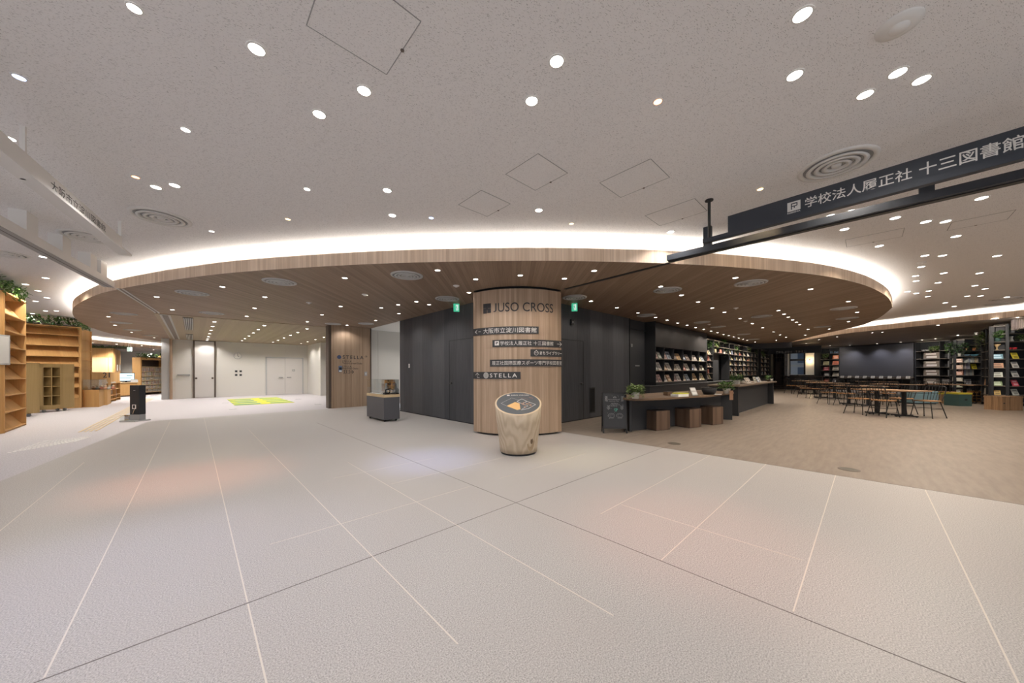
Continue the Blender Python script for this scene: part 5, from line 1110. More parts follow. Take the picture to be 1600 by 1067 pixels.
for k, f in enumerate((.55, .75, .9)):
    t = thing('small_vase', 'small blue grey vase on top shelf left of the screen, %s' % nth(k + 1), 'vase', onshelf(pA, a_, f, L_, 2.46), 0, 'vases on the top shelf'); MB().lathe([(.05, 0), (.08, .06), (.05, .13), (.06, .15)], 14).build('body', pal((.12, .16, .22)), t, True); MB().disc((0, 0), .05, .149).build('mouth', M['black'], t)
pA, pB = hit(1430, B1, B2), hit(1484, B1, B2); ZS = [.10, .50, .97, 1.45, 1.92, 2.36]
t, a_, L_ = line_shelf(pA, pB, ZS, 2.9, .4, 'black shelf with large picture boxes right of the screen', xs=(0, .72, 1))
t.location = (pA[0], pA[1], 0)
for z in ZS[1:5]:
    book(onshelf(pA, a_, .43, L_, z), .62, .36, .05, (.17, .14, .12), 'large brownish picture box on %s shelf up, right of screen' % nth(ZS.index(z) + 1), 'picture boxes right of the screen', .1, a_, True, 'picture_box')
    if z != .5: book(onshelf(pA, a_, .96, L_, z), .16, .32, .05, (.12, .12, .13), 'slim grey box on %s shelf up, right edge of that bookcase' % nth(ZS.index(z) + 1), 'slim grey boxes', .05, a_, False, 'box_file')
for k in range(8): book(onshelf(pA, a_, .76 + k * .026, L_, .5), .045, .33, .2, ((.16, .15, .15), (.22, .21, .2))[k % 2], 'grey book spine in low row right of screen, %s from the left' % nth(k + 1), 'grey row of spines', 0, a_)
plant(onshelf(pA, a_, .52, L_, 2.36), 'pale trailing plant on shelf right of the screen', .17, .16, (.09, .12), 'trim_dark', 'leaf3', 280, .28, seed=71, ls=.09)
for k, f in enumerate((.2, .32)):
    t = thing('small_vase', 'small grey bowl on upper shelf right of the screen, %s' % nth(k + 1), 'vase', onshelf(pA, a_, f, L_, 2.36), 0, 'grey bowls'); MB().lathe([(.04, 0), (.09, .08), (.08, .08)], 14).build('body', M['grey'], t, True); MB().disc((0, 0), .075, .07).build('inside', M['black'], t)
# bookcase behind the crates: two faces
QA, QB, QC, QD = far(1484.5, 17.6), far(1490.5, 17.0), far(1506.8, 16.75), far(1536, 16.85)
ZS = [.12, .40, .72, 1.00, 1.32, 1.64, 1.92, 2.18, 2.5]
def zfix(ys, x, p): return [max(.05, zat(x, y, p)) for y in ys]
t, a0_, L0_ = line_shelf(QA, QB, zfix((614, 605, 595.5, 586, 576.6, 566.5, 557), 1488, QB), 2.8, .07, 'narrow end face of black bookcase behind the crates')
zB = zfix((614, 605, 595.5, 586, 576.6, 566.5, 557), 1498, QB); t, a1_, L1_ = line_shelf(QB, QC, zB, 2.8, .2, 'black bookcase with leaning books behind the yellow topped crate', ends=(1, 0))
for z, c in zip(zB, ((.5, .46, .35), (.22, .24, .14), (.3, .28, .22), (.42, .2, .12), (.38, .24, .16), (.42, .26, .18))):
    book(onshelf(QB, a1_, .5, L1_, z + .001, .03), min(.22, L1_ * .7), .22, .015, c, 'leaning book in bookcase behind crates, %s shelf up' % nth(zB.index(z) + 1), 'leaning books behind crates', .4, a1_, True)
for z in zfix((605, 595.5, 576.6, 566.5), 1488, QB):
    book(onshelf(QA, a0_, .55, L0_, z + .001, .01), .2, .22, .03, rb.choice(((.45, .4, .32), (.5, .46, .4))), 'slim book on the narrow end face, height %.1f m' % z, 'books on the narrow end face', .05, a0_)
plant(onshelf(QB, a1_, .5, L1_, zB[-1], .08), 'dark bushy plant high on bookcase behind the crates', .32, .55, (.07, .15), 'pot', 'leaf2', 420, .15, seed=81, ls=.1)
plant(onshelf(QA, a0_, .4, L0_, 2.35, .03), 'trailing plant at the left corner of the bookcase behind crates', .22, .25, (.035, .1), 'pot', 'leaf', 260, .5, seed=82, ls=.09)
zC = zfix((613.5, 600.4, 586.4, 576.3, 566.3, 556.5, 547.8, 538.9), 1520, QD); t, a2_, L2_ = line_shelf(QC, QD, zC, 2.85, .28, 'black bookcase with bowls and yellow book beyond the lattice crate', ends=(0, 1))
def bowl(p, c, label, r=.09, hgt=.1, foot=False):
    t = thing('bowl', label, 'ornament', p); MB().lathe(([(r * .5, 0), (r * .18, .03), (r * .2, hgt * .5), (r, hgt), (r * .9, hgt)] if foot else [(r * .45, 0), (r * .9, hgt * .5), (r, hgt), (r * .9, hgt), (r * .7, hgt * .4)]), 18).build('body', pal(c), t, True); MB().disc((0, 0), r * .8, hgt * .97).build('inside', M['brown'], t)
bowl(onshelf(QC, a2_, .3, L2_, zC[6]), (.42, .26, .12), 'golden footed dish on upper shelf beyond lattice crate', .10, .14, True); bowl(onshelf(QC, a2_, .7, L2_, zC[6]), (.35, .14, .05), 'rust brown jar beside the golden dish', .07, .15)
bowl(onshelf(QC, a2_, .3, L2_, zC[5]), (.12, .20, .28), 'blue bowl on white slab, left of two', .12, .1); bowl(onshelf(QC, a2_, .72, L2_, zC[5]), (.10, .26, .36), 'turquoise bowl, right of two blue bowls', .13, .1)
for k in range(6):
    c = ((.5, .5, .48), (.3, .34, .42), (.55, .55, .5), (.4, .42, .4), (.6, .48, .28), (.52, .46, .36))[k]; book(onshelf(QC, a2_, .38 + k * .105, L2_, zC[4] + .001), .075, .25, .14, c, 'upright book beyond lattice crate, fifth shelf up, %s from left' % nth(k + 1), 'upright books fifth shelf', 0, a2_)
    if k < 4: book(onshelf(QC, a2_, .12 + k * .11, L2_, zC[3] + .001), .09, .29, .14, ((.42, .36, .3), (.5, .42, .38), (.3, .28, .34), (.4, .4, .44))[k], 'upright book beyond lattice crate, fourth shelf up, %s from left' % nth(k + 1), 'upright books fourth shelf', 0, a2_)
    book(onshelf(QC, a2_, .10 + k * .11, L2_, zC[2] + .001), .09, .28, .14, ((.42, .2, .18), (.3, .32, .4), (.5, .46, .4), (.34, .3, .3), (.4, .42, .4), (.46, .42, .34))[k], 'upright book beyond lattice crate, third shelf up, %s from left' % nth(k + 1), 'upright books third shelf', 0, a2_)
book(onshelf(QC, a2_, .74, L2_, zC[3] + .001), .28, .25, .03, (.62, .52, .03), 'bright yellow book on shelf beyond the lattice crate', None, .15, a2_, True); book(onshelf(QC, a2_, .42, L2_, zC[1] + .001), .36, .26, .03, (.45, .45, .46), 'pale grey book facing out, second shelf beyond lattice crate', None, .15, a2_, True); book(onshelf(QC, a2_, .45, L2_, zC[0] + .001), .38, .2, .03, (.36, .34, .3), 'brownish grey book low beyond lattice crate', None, .3, a2_, True)
# near shelf on the right: chamfered end, long face
RA, RB_, RC, RD = far(1533, 12.6), far(1547, 11.8), far(1573, 11.55), far(1655, 11.65)
yA = (629, 617.3, 602.5, 588.5, 574.6, 561, 548, 535)
zA = zfix(yA, 1540, RB_); t, a0_, L0_ = line_shelf(RA, RB_, zA, 2.78, .07, 'narrow chamfered face of the near black bookcase', 2)
yB_ = (631, 617, 602.7, 589, 574.6, 560.6, 546.5, 533.8, 521.8); zB = zfix(yB_, 1560, ((RB_[0] + RC[0]) / 2, (RB_[1] + RC[1]) / 2)); t, a1_, L1_ = line_shelf(RB_, RC, zB, 2.80, .2, 'near black bookcase face with leaning picture books', ends=(1, 0))
for z, c, w_, lb in ((zB[0], (.46, .26, .14), .5, 'reddish comic'), (zB[1], (.60, .40, .12), .32, 'orange'), (zB[2], (.22, .30, .15), .48, 'green'), (zB[3], (.55, .58, .52), .52, 'white panda patterned'), (zB[4], (.52, .28, .17), .6, 'reddish patterned'), (zB[5], (.16, .32, .42), .56, 'blue')):
    book(onshelf(RB_, a1_, .46, L1_, z + .001, .03), w_ * .42, .20, .012, c, '%s picture book leaning in the near bookcase' % lb.replace(' panda', ''), 'picture books in near bookcase', .6, a1_, True)
bowl(onshelf(RB_, a1_, .45, L1_, zB[6], .09), (.36, .25, .12), 'golden stepped ornament in the near bookcase', .085, .2, True)
plant(onshelf(RB_, a1_, .5, L1_, zB[7], .09), 'bushy plant in blue pot high in near bookcase', .15, .26, (.08, .13), 'teal', 'leaf', 260, .05, seed=91, ls=.07)
bowl(onshelf(RA, a0_, .8, L0_, zA[7], .035), (.6, .55, .5), 'small white vase on chamfered bookcase face', .03, .14)
plant(onshelf(RA, a0_, .12, L0_, 2.36, .03), 'long trailing plant hanging down the chamfered bookcase corner', .20, .25, (.035, .08), 'pot', 'leaf3', 420, .75, seed=92, ls=.075)
for i, (z, f, c) in enumerate(((zA[2], .3, (.5, .28, .15)), (zA[2], .8, (.45, .42, .36)), (zA[1], .25, (.5, .46, .4)), (zA[1], .75, (.4, .36, .32)), (zA[0], .25, (.35, .33, .3)), (zA[0], .75, (.4, .36, .3)), (zA[3], .8, (.5, .48, .44)), (zA[4], .8, (.5, .48, .44)))):
    book(onshelf(RA, a0_, f, L0_, z + .001, .012), .10, .22, .03, c, 'slim book on chamfered bookcase face, %s counted from below' % nth(i + 1), 'slim books on chamfered face', .1, a0_)
MB().box(-.02, .05, -.01, .06, 0, 2.85).build('corner_post', M['black'], t).location = (L1_, 0, 0)
zC = zfix((630, 617.6, 603.4, 589, 574.6, 560.2, 546.1, 533.2, 520.3), 1588, hit(1588, RC, RD)); t, a2_, L2_ = line_shelf(RC, RD, zC, 2.85, .28, 'long black bookcase face at the right frame edge', ends=(0, 1))
fr = lambda x: math.dist(RC, hit(x, RC, RD)) / L2_
for z, c, lb in ((zC[5], (.66, .54, .05), 'yellow'), (zC[4], (.62, .60, .56), 'white'), (zC[3], (.58, .57, .54), 'pale grey'), (zC[2], (.62, .08, .12), 'crimson'), (zC[1], (.56, .57, .52), 'off white')):
    book(onshelf(RC, a2_, fr(1591), L2_, z + .001, .04), .23, .22, .015, c, '%s book facing out at the right frame edge' % lb, 'display books at the right edge', .3, a2_, True)
for i, x in enumerate((1586, 1594)): bowl(onshelf(RC, a2_, fr(x), L2_, zC[6]), (.5, .02, .03), 'round red pot on bookcase at right edge, %s one' % ('left', 'right')[i], .05, .08)
t = thing('small_vase', 'white waisted vase on bookcase at right edge', 'vase', onshelf(RC, a2_, fr(1588), L2_, zC[7])); MB().lathe([(.055, 0), (.06, .03), (.036, .12), (.05, .18), (.045, .18)], 18).build('body', M['pot'], t, True); MB().disc((0, 0), .04, .178).build('mouth', M['brown'], t)
plant(onshelf(RC, a2_, fr(1589), L2_, zC[8]), 'spider plant in grey pot on top shelf at right edge', .16, .09, (.08, .11), 'grey', 'leaf3', 110, .03, seed=95, ls=.12)
plant(onshelf(RC, a2_, fr(1601), L2_, zC[7], .05), 'dry bushy plant cut by the right frame edge', .12, .18, (.05, .08), 'grey', 'leaf3', 160, .2, seed=96, ls=.06)
# crates and sofa
def crate(px0, px1, y0, y1, D, m, label, name, parts, top=None, hole=None):
    p, q = at(px0, y1), at(px1, y1); a_ = math.atan2(q[1] - p[1], q[0] - p[0]); L_ = math.dist(p, q); h_ = zat((px0 + px1) / 2, y0, ((p[0] + q[0]) / 2, (p[1] + q[1]) / 2))
    t = thing(name, label, 'crate', p, a_); b = MB(); w_ = .02
    b.box(0, L_, 0, w_, 0, h_).box(0, L_, D - w_, D, 0, h_).box(0, w_, w_, D - w_, 0, h_).box(L_ - w_, L_, w_, D - w_, 0, h_).build('side_boards', M[m], t)
    MB().box(w_, L_ - w_, w_, D - w_, .01, .03).build('bottom_board', M[m], t)
    if top: MB().box(-.01, L_ + .01, -.01, D + .01, h_, h_ + .05).build('cushion' if top == 'yellow' else 'lid', M[top], t)
    if hole:
        fx, fz, r_ = hole; g = MB().poly([(L_ * fx + r_ * 1.5 * math.cos(2 * PI * k / 16), -.002, h_ * fz + r_ * math.sin(2 * PI * k / 16)) for k in range(16)]); g.build('hand_hole', M['iron'], t)
    return t, L_, h_
crate(1476.3, 1498.5, 616.2, 630.6, .5, 'osb', 'weathered wooden crate with yellow cushion, left of teal crate', 'wooden_crate', 0, 'yellow')
crate(1498.3, 1518.8, 616.2, 634.6, .42, 'teal', 'dark teal crate with yellow cushion and a hand hole', 'wooden_crate', 0, 'yellow', (.55, .55, .035))
t, L_, h_ = crate(1519.2, 1533.2, 612.7, 628.0, .35, 'birch', 'small yellowish lattice crate with six square holes', 'lattice_crate', 0, 'birch')
g = MB()
for a_ in (.27, .73):
    for z_ in (.2, .5, .8): g.box(L_ * a_ - .06, L_ * a_ + .06, -.003, 0, h_ * z_ - .04, h_ * z_ + .04)
g.build('openings', M['brown'], t)
crate(1566.4, 1598.3, 621.8, 641.4, .42, 'osb', 'rough plywood crate on floor before the near bookcase', 'wooden_crate', 0, 'osb', (.09, .57, .02))
p, q = at(1427.5, 631.3), at(1467.5, 631.8); a_ = math.atan2(q[1] - p[1], q[0] - p[0]); L_ = math.dist(p, q)
t = thing('bench_seat', 'pale blue upholstered bench behind the side-on chair', 'bench', p, a_); MB().box(0, L_, 0, .55, .03, .40).build('base', M['sofa'], t, bevel=.03); MB().box(0, L_, .0, .55, .40, .48).build('cushion', M['sofa'], t, bevel=.025); MB().box(.05, L_ - .05, .05, .5, 0, .03).build('plinth', M['black'], t)

# ================================================================== LEFT: LIBRARY ENTRANCE
# kiosk (black counter post on a clear base)
p, q = at(203, 658.5), at(217.5, 658.5); a_ = math.atan2(q[1] - p[1], q[0] - p[0]); L_ = math.dist(p, q)
t = thing('gate_counter', 'slim black post with small display on grey base at the carpet edge', 'kiosk', p, a_)
zt1 = zat(210, 602, p); MB().box(0, L_, 0, .16, .18, zt1).build('post', M['black'], t, bevel=.005); MB().box(0, L_, .005, .155, .03, .18).build('base', M['grey'], t)
MB().box(-.16, L_ + .02, -.10, .26, .0, .03).build('foot_plate', M['lightgrey'], t); MB().box(L_ * .28, L_ * .68, -.006, 0, .33, .44).build('display', M['white'], t); MB().box(L_ * .36, L_ * .6, -.008, -.006, .345, .425).build('display_glass', M['iron'], t)
MB().tube([(L_ * .55, -.004, .33), (L_ * .5, -.02, .27), (L_ * .38, -.012, .2)], .004, 6).build('cable', M['amber_lens'] if False else M['birch_pale'], t); MB().box(L_ * .4, L_ * .6, -.002, 0, .80, .815).build('mark', M['grey'], t); MB().box(-.17, -.005, -.08, .02, .03, .17).build('clear_side_box', M['glass'], t)
# tactile paving
q0, q1 = at(112, 687), at(235, 622); a_ = math.atan2(q1[1] - q0[1], q1[0] - q0[0]); L_ = math.dist(q0, q1)
t = thing('tactile_strip', 'ribbed yellowish guide strip leading into the library', 'tactile paving', q0, a_)
for k in range(4): MB().box(1.2, L_, -.14 + k * .075, -.105 + k * .075, .0005, .006).build('bar', pal((.62, .48, .28)), t)
c0, c1, c2, c3 = at(22, 704), at(120, 690), at(128, 681.5), at(50, 692)
d_ = MB(); 
t = thing('tactile_dots', 'patch of small white tactile dots on library carpet', 'tactile paving', c0, 0)
dots = MB(); P0_, P1_, P2_, P3_ = at(15, 707), at(118, 689.5), at(140, 683), at(70, 689)
for i in range(16):
    for j in range(7):
        s_, r_ = i / 15, j / 6; x_ = (P0_[0] * (1 - s_) + P1_[0] * s_) * (1 - r_) + (P3_[0] * (1 - s_) + P2_[0] * s_) * r_; y_ = (P0_[1] * (1 - s_) + P1_[1] * s_) * (1 - r_) + (P3_[1] * (1 - s_) + P2_[1] * s_) * r_
        dots.lathe([(.022, 0), (.018, .005)], 8, (x_ - c0[0], y_ - c0[1]), cap0=False)
do = dots.build('dots', M['white'], t); do['kind'] = 'stuff'
# rug made of coloured stripes
rp = [at(357, 624.2), at(371, 634.3), at(455.5, 628.2), at(430, 619.8)]
RO = rp[1]; ax = math.atan2(rp[2][1] - RO[1], rp[2][0] - RO[0]); Lx = math.dist(RO, rp[2]); ay = math.atan2(rp[0][1] - RO[1], rp[0][0] - RO[0]); Ly = math.dist(RO, rp[0]) * .95
t = thing('rug', 'yellow and green striped rug on the side room carpet', 'rug', RO, 0.0)
Lx, Ly = 1.95, 4.3; RO = (1.15, 16.7); t.location = (*RO, 0)
MB().box(0, Lx, 0, Ly, .001, .008).build('base', pal((.62, .62, .06), .95), t)
for k in range(4):
    y_ = .12 + k * 1.05
    MB().box(0, Lx * .42, y_, y_ + .38, .0085, .010).build('dark_stripe', pal((.08, .24, .16), .95), t); MB().box(Lx * .10, Lx * .46, y_ + .38, y_ + .66, .0085, .010).build('pale_stripe', pal((.42, .52, .30), .95), t)
    MB().box(Lx * .60, Lx, y_ + .15, y_ + .50, .0085, .010).build('dark_stripe', pal((.16, .32, .12), .95), t); MB().box(Lx * .62, Lx * .96, y_ + .50, y_ + .75, .0085, .010).build('pale_stripe', pal((.48, .58, .26), .95), t)
for i, (x, y) in enumerate(((364, 639), (466, 623.5), (352, 629.7), (497, 631.5))):
    t = thing('floor_box', 'flat grey floor socket lid on side room carpet, %s' % nth(i + 1), 'floor outlet', at(x, y), 0, 'carpet floor sockets'); MB().box(-.1, .1, -.1, .1, .001, .005).build('rim', M['grey'], t); MB().box(-.085, .085, -.085, .085, .005, .007).build('lid', M['lightgrey'], t)
# clock and sockets on the white wall
p = onv(371.5, VW); t = thing('wall_clock', 'round white wall clock on the back wall', 'clock', (p[0], VW, zat(371.5, 556, p)))
MB().lathe([(.17, 0), (.18, .02), (.17, .04), (.155, .04)], 32).build('rim', M['lightgrey'], t).rotation_euler = (PI / 2, 0, 0)
MB().disc((0, 0), .158, .042, 32).build('dial', M['white'], t).rotation_euler = (PI / 2, 0, 0)
stroke([(0, 0), (.0, .12)], .014, .046).build('hand', M['ink'], t); stroke([(0, 0), (.05, -.05)], .018, .046).build('hand', M['ink'], t)
for k in range(12):
    g = k * PI / 6; stroke([(.125 * math.cos(g), .125 * math.sin(g)), (.145 * math.cos(g), .145 * math.sin(g))], .012, .0445).build('hour_mark', M['ink'], t)
for i, (x, y) in enumerate(((369, 580), (376, 580), (369, 585.8), (376, 585.8))):
    p = onv(x, VW); t = thing('wall_socket', 'small dark square wall plate below the clock, %s' % ('upper left', 'upper right', 'lower left', 'lower right')[i], 'socket', (p[0], VW, zat(x, y, p)), 0, 'four wall plates'); MB().box(-.055, .055, -.012, 0, -.055, .055).build('plate', M['grey'], t); MB().box(-.04, .04, -.018, -.012, -.04, .04).build('face', M['black'], t)
p = onv(458.5, VW); t = thing('door_plate', 'tiny grey plate on the right leaf of the double door', 'sign', (p[0], VW - .035, zat(458.5, 578.5, p))); MB().box(-.07, .07, -.006, 0, -.05, .05).build('plate', M['grey'], t); MB().box(-.05, .05, -.008, -.006, -.01, .02).build('print', M['white'], t)
# ---- birch bookcases
def birch_case(px0, y0, px1, y1, ytop0, shelves_y, px_ref, label, depth_=.35, slant=True, top_plants=None, end=None):
    p, q = at(px0, y0), at(px1, y1); a = math.atan2(q[1] - p[1], q[0] - p[0]); L = math.dist(p, q); ref = hit(px_ref, p, q)
    top = zat(px0, ytop0, p); zs = sorted(zat(px_ref, y, ref) for y in shelves_y); t = thing('bookcase', label, 'bookcase', p, a)
    MB().box(-.03, 0, 0, depth_, 0, top).build('side_panel', M['birch'], t); MB().box(L, L + .03, 0, depth_, 0, top).build('side_panel', M['birch'], t)
    MB().box(0, L, depth_ - .02, depth_, 0, top).build('back_panel', M['birch'], t); MB().box(0, L, .02, .05, 0, max(.05, zs[0] - .02)).build('kick_board', M['birch'], t)
    MB().box(-.03, L + .03, 0, depth_, top, top + .03).build('top_board', M['birch'], t)
    for z in zs: MB().box(0, L, 0, depth_ - .02, z - .022, z).build('shelf', M['birch'], t)
    if slant:
        for z, z2 in zip(zs, zs[1:] + [top - .02]):
            s = MB(); h_ = (z2 - z) * .92; s.poly([(0, .06, z), (L, .06, z), (L, depth_ - .04, z + h_), (0, depth_ - .04, z + h_)]); s.poly([(0, .066, z), (0, depth_ - .034, z + h_), (L, depth_ - .034, z + h_), (L, .066, z)]); s.build('slanted_panel', M['birch'], t)
    return t, p, q, a, L, top
t, p, q, a, L, top = birch_case(8.5, 676.5, 41, 664.0, 456, (667, 640.5, 615.5, 591, 566.5, 543, 519, 494.5), 24, 'tall birch bookcase with slanted shelves at the left frame edge', .32)
e = far(-60, depth(p) * .90); t2 = thing('bookcase_end', 'tall birch end panel numbered 25 at the left frame edge', 'panel', p, math.atan2(p[1] - e[1], p[0] - e[0])); Le = math.dist(p, e)
MB().box(-Le, -.035, 0, .35, 0, top + .02).build('panel', M['birch'], t2); text_mb('25', .26, .17, .004, .01).build('number', M['ink'], t2).location = (-.36, 0, zat(3, 510.5, p))
t3 = thing('sign_plate', 'white framed notice holder on the birch end panel', 'sign', (p[0], p[1], 0), t2.rotation_euler.z); zl, zh = zat(5, 570, p), zat(5, 523.5, p); MB().box(-.30, .06, -.03, -.004, zl, zh).build('frame', M['lightgrey'], t3); MB().box(-.28, .03, -.034, -.03, zl + .03, zh - .03).build('sheet', M['white'], t3)
def planting(p, a, L, z, D, label, n, seed, droop=.15, h=.28, leaf='leaf2', ls=.13):
    t = thing('planting', label, 'plant', (*p, z), a); r_ = random.Random(seed); f1 = MB(); f2 = MB()
    MB().box(.05, L - .05, .05, D - .05, 0, .06).build('planter', M['trim_dark'], t)
    for i, f in enumerate((f1, f2)):
        for k in range(n):
            x, y = r_.uniform(-.05, L + .02), r_.uniform(-.03, D); z_ = r_.uniform(-.02, h); az = r_.uniform(-PI, 0) ; el = r_.uniform(-.9 if y < .1 else -.1, .9)
            d = Vector((math.cos(az) * math.cos(el), math.sin(az) * math.cos(el) * .8, math.sin(el))); s = d.cross(Vector((0, 0, 1))).normalized(); l = ls * r_.uniform(.5, 1.2); b = Vector((x, y, z_)); w_ = l * .17
            f.poly([b, b + d * l * .5 + s * w_, b + d * l, b + d * l * .5 - s * w_])
    f1.build('foliage', M[leaf], t); f2.build('foliage', M['leaf'], t)
planting((p[0] - math.cos(a) * .9, p[1] - math.sin(a) * .9), a, L + 1.0, top + .03, .35, 'green fern like plants on top of bookcase 25', 420, 5, leaf='leaf')
t, p, q, a, L, top = birch_case(36, 642.5, 125.5, 637.0, 506, (621.5, 604.5, 588.5, 572, 556.7, 540.5, 524), 120, 'wide birch bookcase behind the two rolling boards', .40, True)
planting(p, a, L, top + .03, .4, 'dark green plants along the top of wide birch bookcase', 520, 6)
pe_ = at(141.5, 633.0); a2 = math.atan2(pe_[1] - q[1], pe_[0] - q[0]); L2 = math.dist(q, pe_)
t = thing('bookcase', 'narrow slanted birch bookcase end right of the wide one', 'bookcase', q, a2); MB().box(0.03, L2, 0, .035, 0, top).build('side_panel', M['birch'], t)
for y in (529, 546.5, 561.5, 577): z = zat(126, y, q); MB().box(.06, L2, -.03, 0, z - .012, z + .012).build('shelf', M['birch'], t)
MB().box(0.03, .06, -.03, 0, 0, top).build('edge_board', M['birch'], t); MB().box(L2 - .02, L2 + .02, -.04, .04, 0, top).build('edge_board', M['birch'], t)
planting(q, a2, L2, top, .12, 'bright green plants on the narrow birch bookcase end', 130, 8, leaf='leaf', ls=.13)
# rolling boards
def cart(px0, y0, px1, y1, ytop, label, cub=None):
    p, q = at(px0, y0), at(px1, y1); a = math.atan2(q[1] - p[1], q[0] - p[0]); L = math.dist(p, q); top = zat(px0, ytop, p); t = thing('rolling_cabinet', label, 'cabinet', p, a, 'rolling plywood cabinets'); D = .42; zb = .10
    if cub:
        xa, xb = (math.dist(p, hit(x, p, q)) for x in cub[:2]); mid = (p[0] + math.cos(a) * (xa + xb) / 2, p[1] + math.sin(a) * (xa + xb) / 2); z1, z0 = zat((cub[0] + cub[1]) / 2, cub[2], mid), zat((cub[0] + cub[1]) / 2, cub[3], mid)
        MB().box(0, L * .10, 0, .03, zb, top).box(xb, L, 0, .03, zb, top).box(0, xb, 0, .03, z1, top).box(0, xb, 0, .03, zb, z0).build('front_board', M['ply'], t)
        MB().box(xa - .02, xa, .0, D, z0, z1).build('side_panel', M['ply'], t); MB().box(xb, xb + .02, .03, D, z0, z1).build('side_panel', M['ply'], t); MB().box((xa + xb) / 2 - .012, (xa + xb) / 2 + .012, .004, D, z0, z1).build('divider', M['ply'], t)
        for k in range(5): z = z0 + (z1 - z0) * k / 4; MB().box(xa, xb, .006, D, z - .012, z + .012).build('shelf', M['ply'], t)
        MB().box(xa, xb, D, D + .02, z0, z1).build('back_panel', M['ply'], t); MB().box(0, L, .03, D, zb, zb + .04).build('base_board', M['ply'], t)
    else:
        MB().box(0, L, 0, .03, zb, top - .02).build('front_board', M['ply'], t); MB().box(0, L, .03, D, zb, top - .02).build('cabinet', M['ply'], t); MB().box(0, L, -.01, D, top - .02, top).build('top_board', M['ply'], t)
    for x in (.18, L - .18):
        for y in (.1, D - .1): MB().tube([(x - .02, y, .045), (x + .02, y, .045)], .045, 14).box(x - .03, x + .03, y - .025, y + .025, .07, .10).build('castor', M['grey'], t)
cart(42, 652, 62.2, 649.6, 566.5, 'plain rolling plywood cabinet at left of the cubby cabinet')
cart(62.6, 645.5, 116.5, 640.5, 568.0, 'rolling plywood cabinet with eight open cubbies', (67.5, 94, 573.6, 633.5))
# ---- reading corner further in
p, q = at(128, 636.2), at(155, 635.8); a = math.atan2(q[1] - p[1], q[0] - p[0]); L = math.dist(p, q); top = zat(140, 609, p)
t = thing('display_plinth', 'low birch display block with clear cover beside bookcase', 'display case', p, a)
r_ = at(166.5, 631.5); rl_ = (Matrix.Rotation(-a, 2) @ Vector((r_[0] - p[0], r_[1] - p[1])))
MB().prism([(0, 0), (L, 0), (rl_.x, rl_.y), (rl_.x - .3, rl_.y + .5), (0, .9)], 0, top).build('block', M['birch'], t); z2 = zat(140, 593, p)
MB().prism([(.02, .02), (L - .02, .02), (rl_.x - .06, rl_.y), (rl_.x - .3, rl_.y + .4), (.02, .85)], top + .002, z2).build('clear_cover', M['glass'], t)
for i in range(6):
    tt = thing('craft_doll', 'small orange and white craft figure under clear cover, %s from left' % nth(i + 1), 'ornament', (p[0] + math.cos(a) * (.15 + i * .13) - math.sin(a) * .25, p[1] + math.sin(a) * (.15 + i * .13) + math.cos(a) * .25, top + .001), 0, 'craft figures'); MB().lathe([(.05, 0), (.06, .06), (.03, .1)], 12).build('body', pal(((.6, .35, .22), (.6, .57, .5), (.5, .2, .12))[i % 3]), tt, True); MB().lathe([(.001, .09), (.035, .11), (.035, .14), (.001, .165)], 12).build('head', pal((.6, .45, .33)), tt, True)
p, q = at(141, 632.5), at(173.5, 628.8); a = math.atan2(q[1] - p[1], q[0] - p[0]); L = math.dist(p, q); top = zat(173, 581.5, q)
t = thing('counter_screen', 'birch partition numbered 21 behind the display block', 'panel', p, a); MB().box(-.1, L, 0, .06, 0, top).build('panel', M['birch'], t); n_ = hit(160.5, p, q); text_mb('21', .40, .22, .004, .015).build('number', M['ink'], t).location = (math.dist(p, n_), 0, zat(164, 590, n_))
r_ = at(188.5, 624.0); a2 = math.atan2(r_[1] - q[1], r_[0] - q[0]); L2 = math.dist(q, r_); t = thing('bookcase', 'low birch bookcase with three rows right of partition 21', 'bookcase', q, a2)
z1 = zat(174, 599, q); zz = [.12, z1 * .36, z1 * .68, z1]
MB().box(0, L2, .02, .3, z1, top).build('back_screen', M['birch'], t); 
for x in (0, L2 / 2, L2): MB().box(x - .015, x + .015, 0, .3, 0, z1).build('side_panel', M['birch'], t)
for z in zz: MB().box(0, L2, .005, .3, z - .02, z).build('shelf', M['birch'], t)
MB().box(0, L2, .28, .3, 0, z1).build('back_panel', M['brown'], t)
k = 0
for z in zz[:3] :
    for f in range(7):
        k += 1; u_ = .08 + f * (L2 - .16) / 6.5; book((q[0] + math.cos(a2) * u_ - math.sin(a2) * .1, q[1] + math.sin(a2) * u_ + math.cos(a2) * .1, z), .09, .2, .14, rb.choice(PALB), 'book in the low birch bookcase, %s counting up from lower left' % nth(k), 'books in the low birch bookcase', 0, a2)
for f in range(5): u_ = .1 + f * .25; book((q[0] + math.cos(a2) * u_ - math.sin(a2) * .0, q[1] + math.sin(a2) * u_, z1), .13, .2, .01, (.6, .57, .5), 'pale leaflet on top of low birch bookcase, %s from the left' % nth(f + 1), 'leaflets on low bookcase', .3, a2)
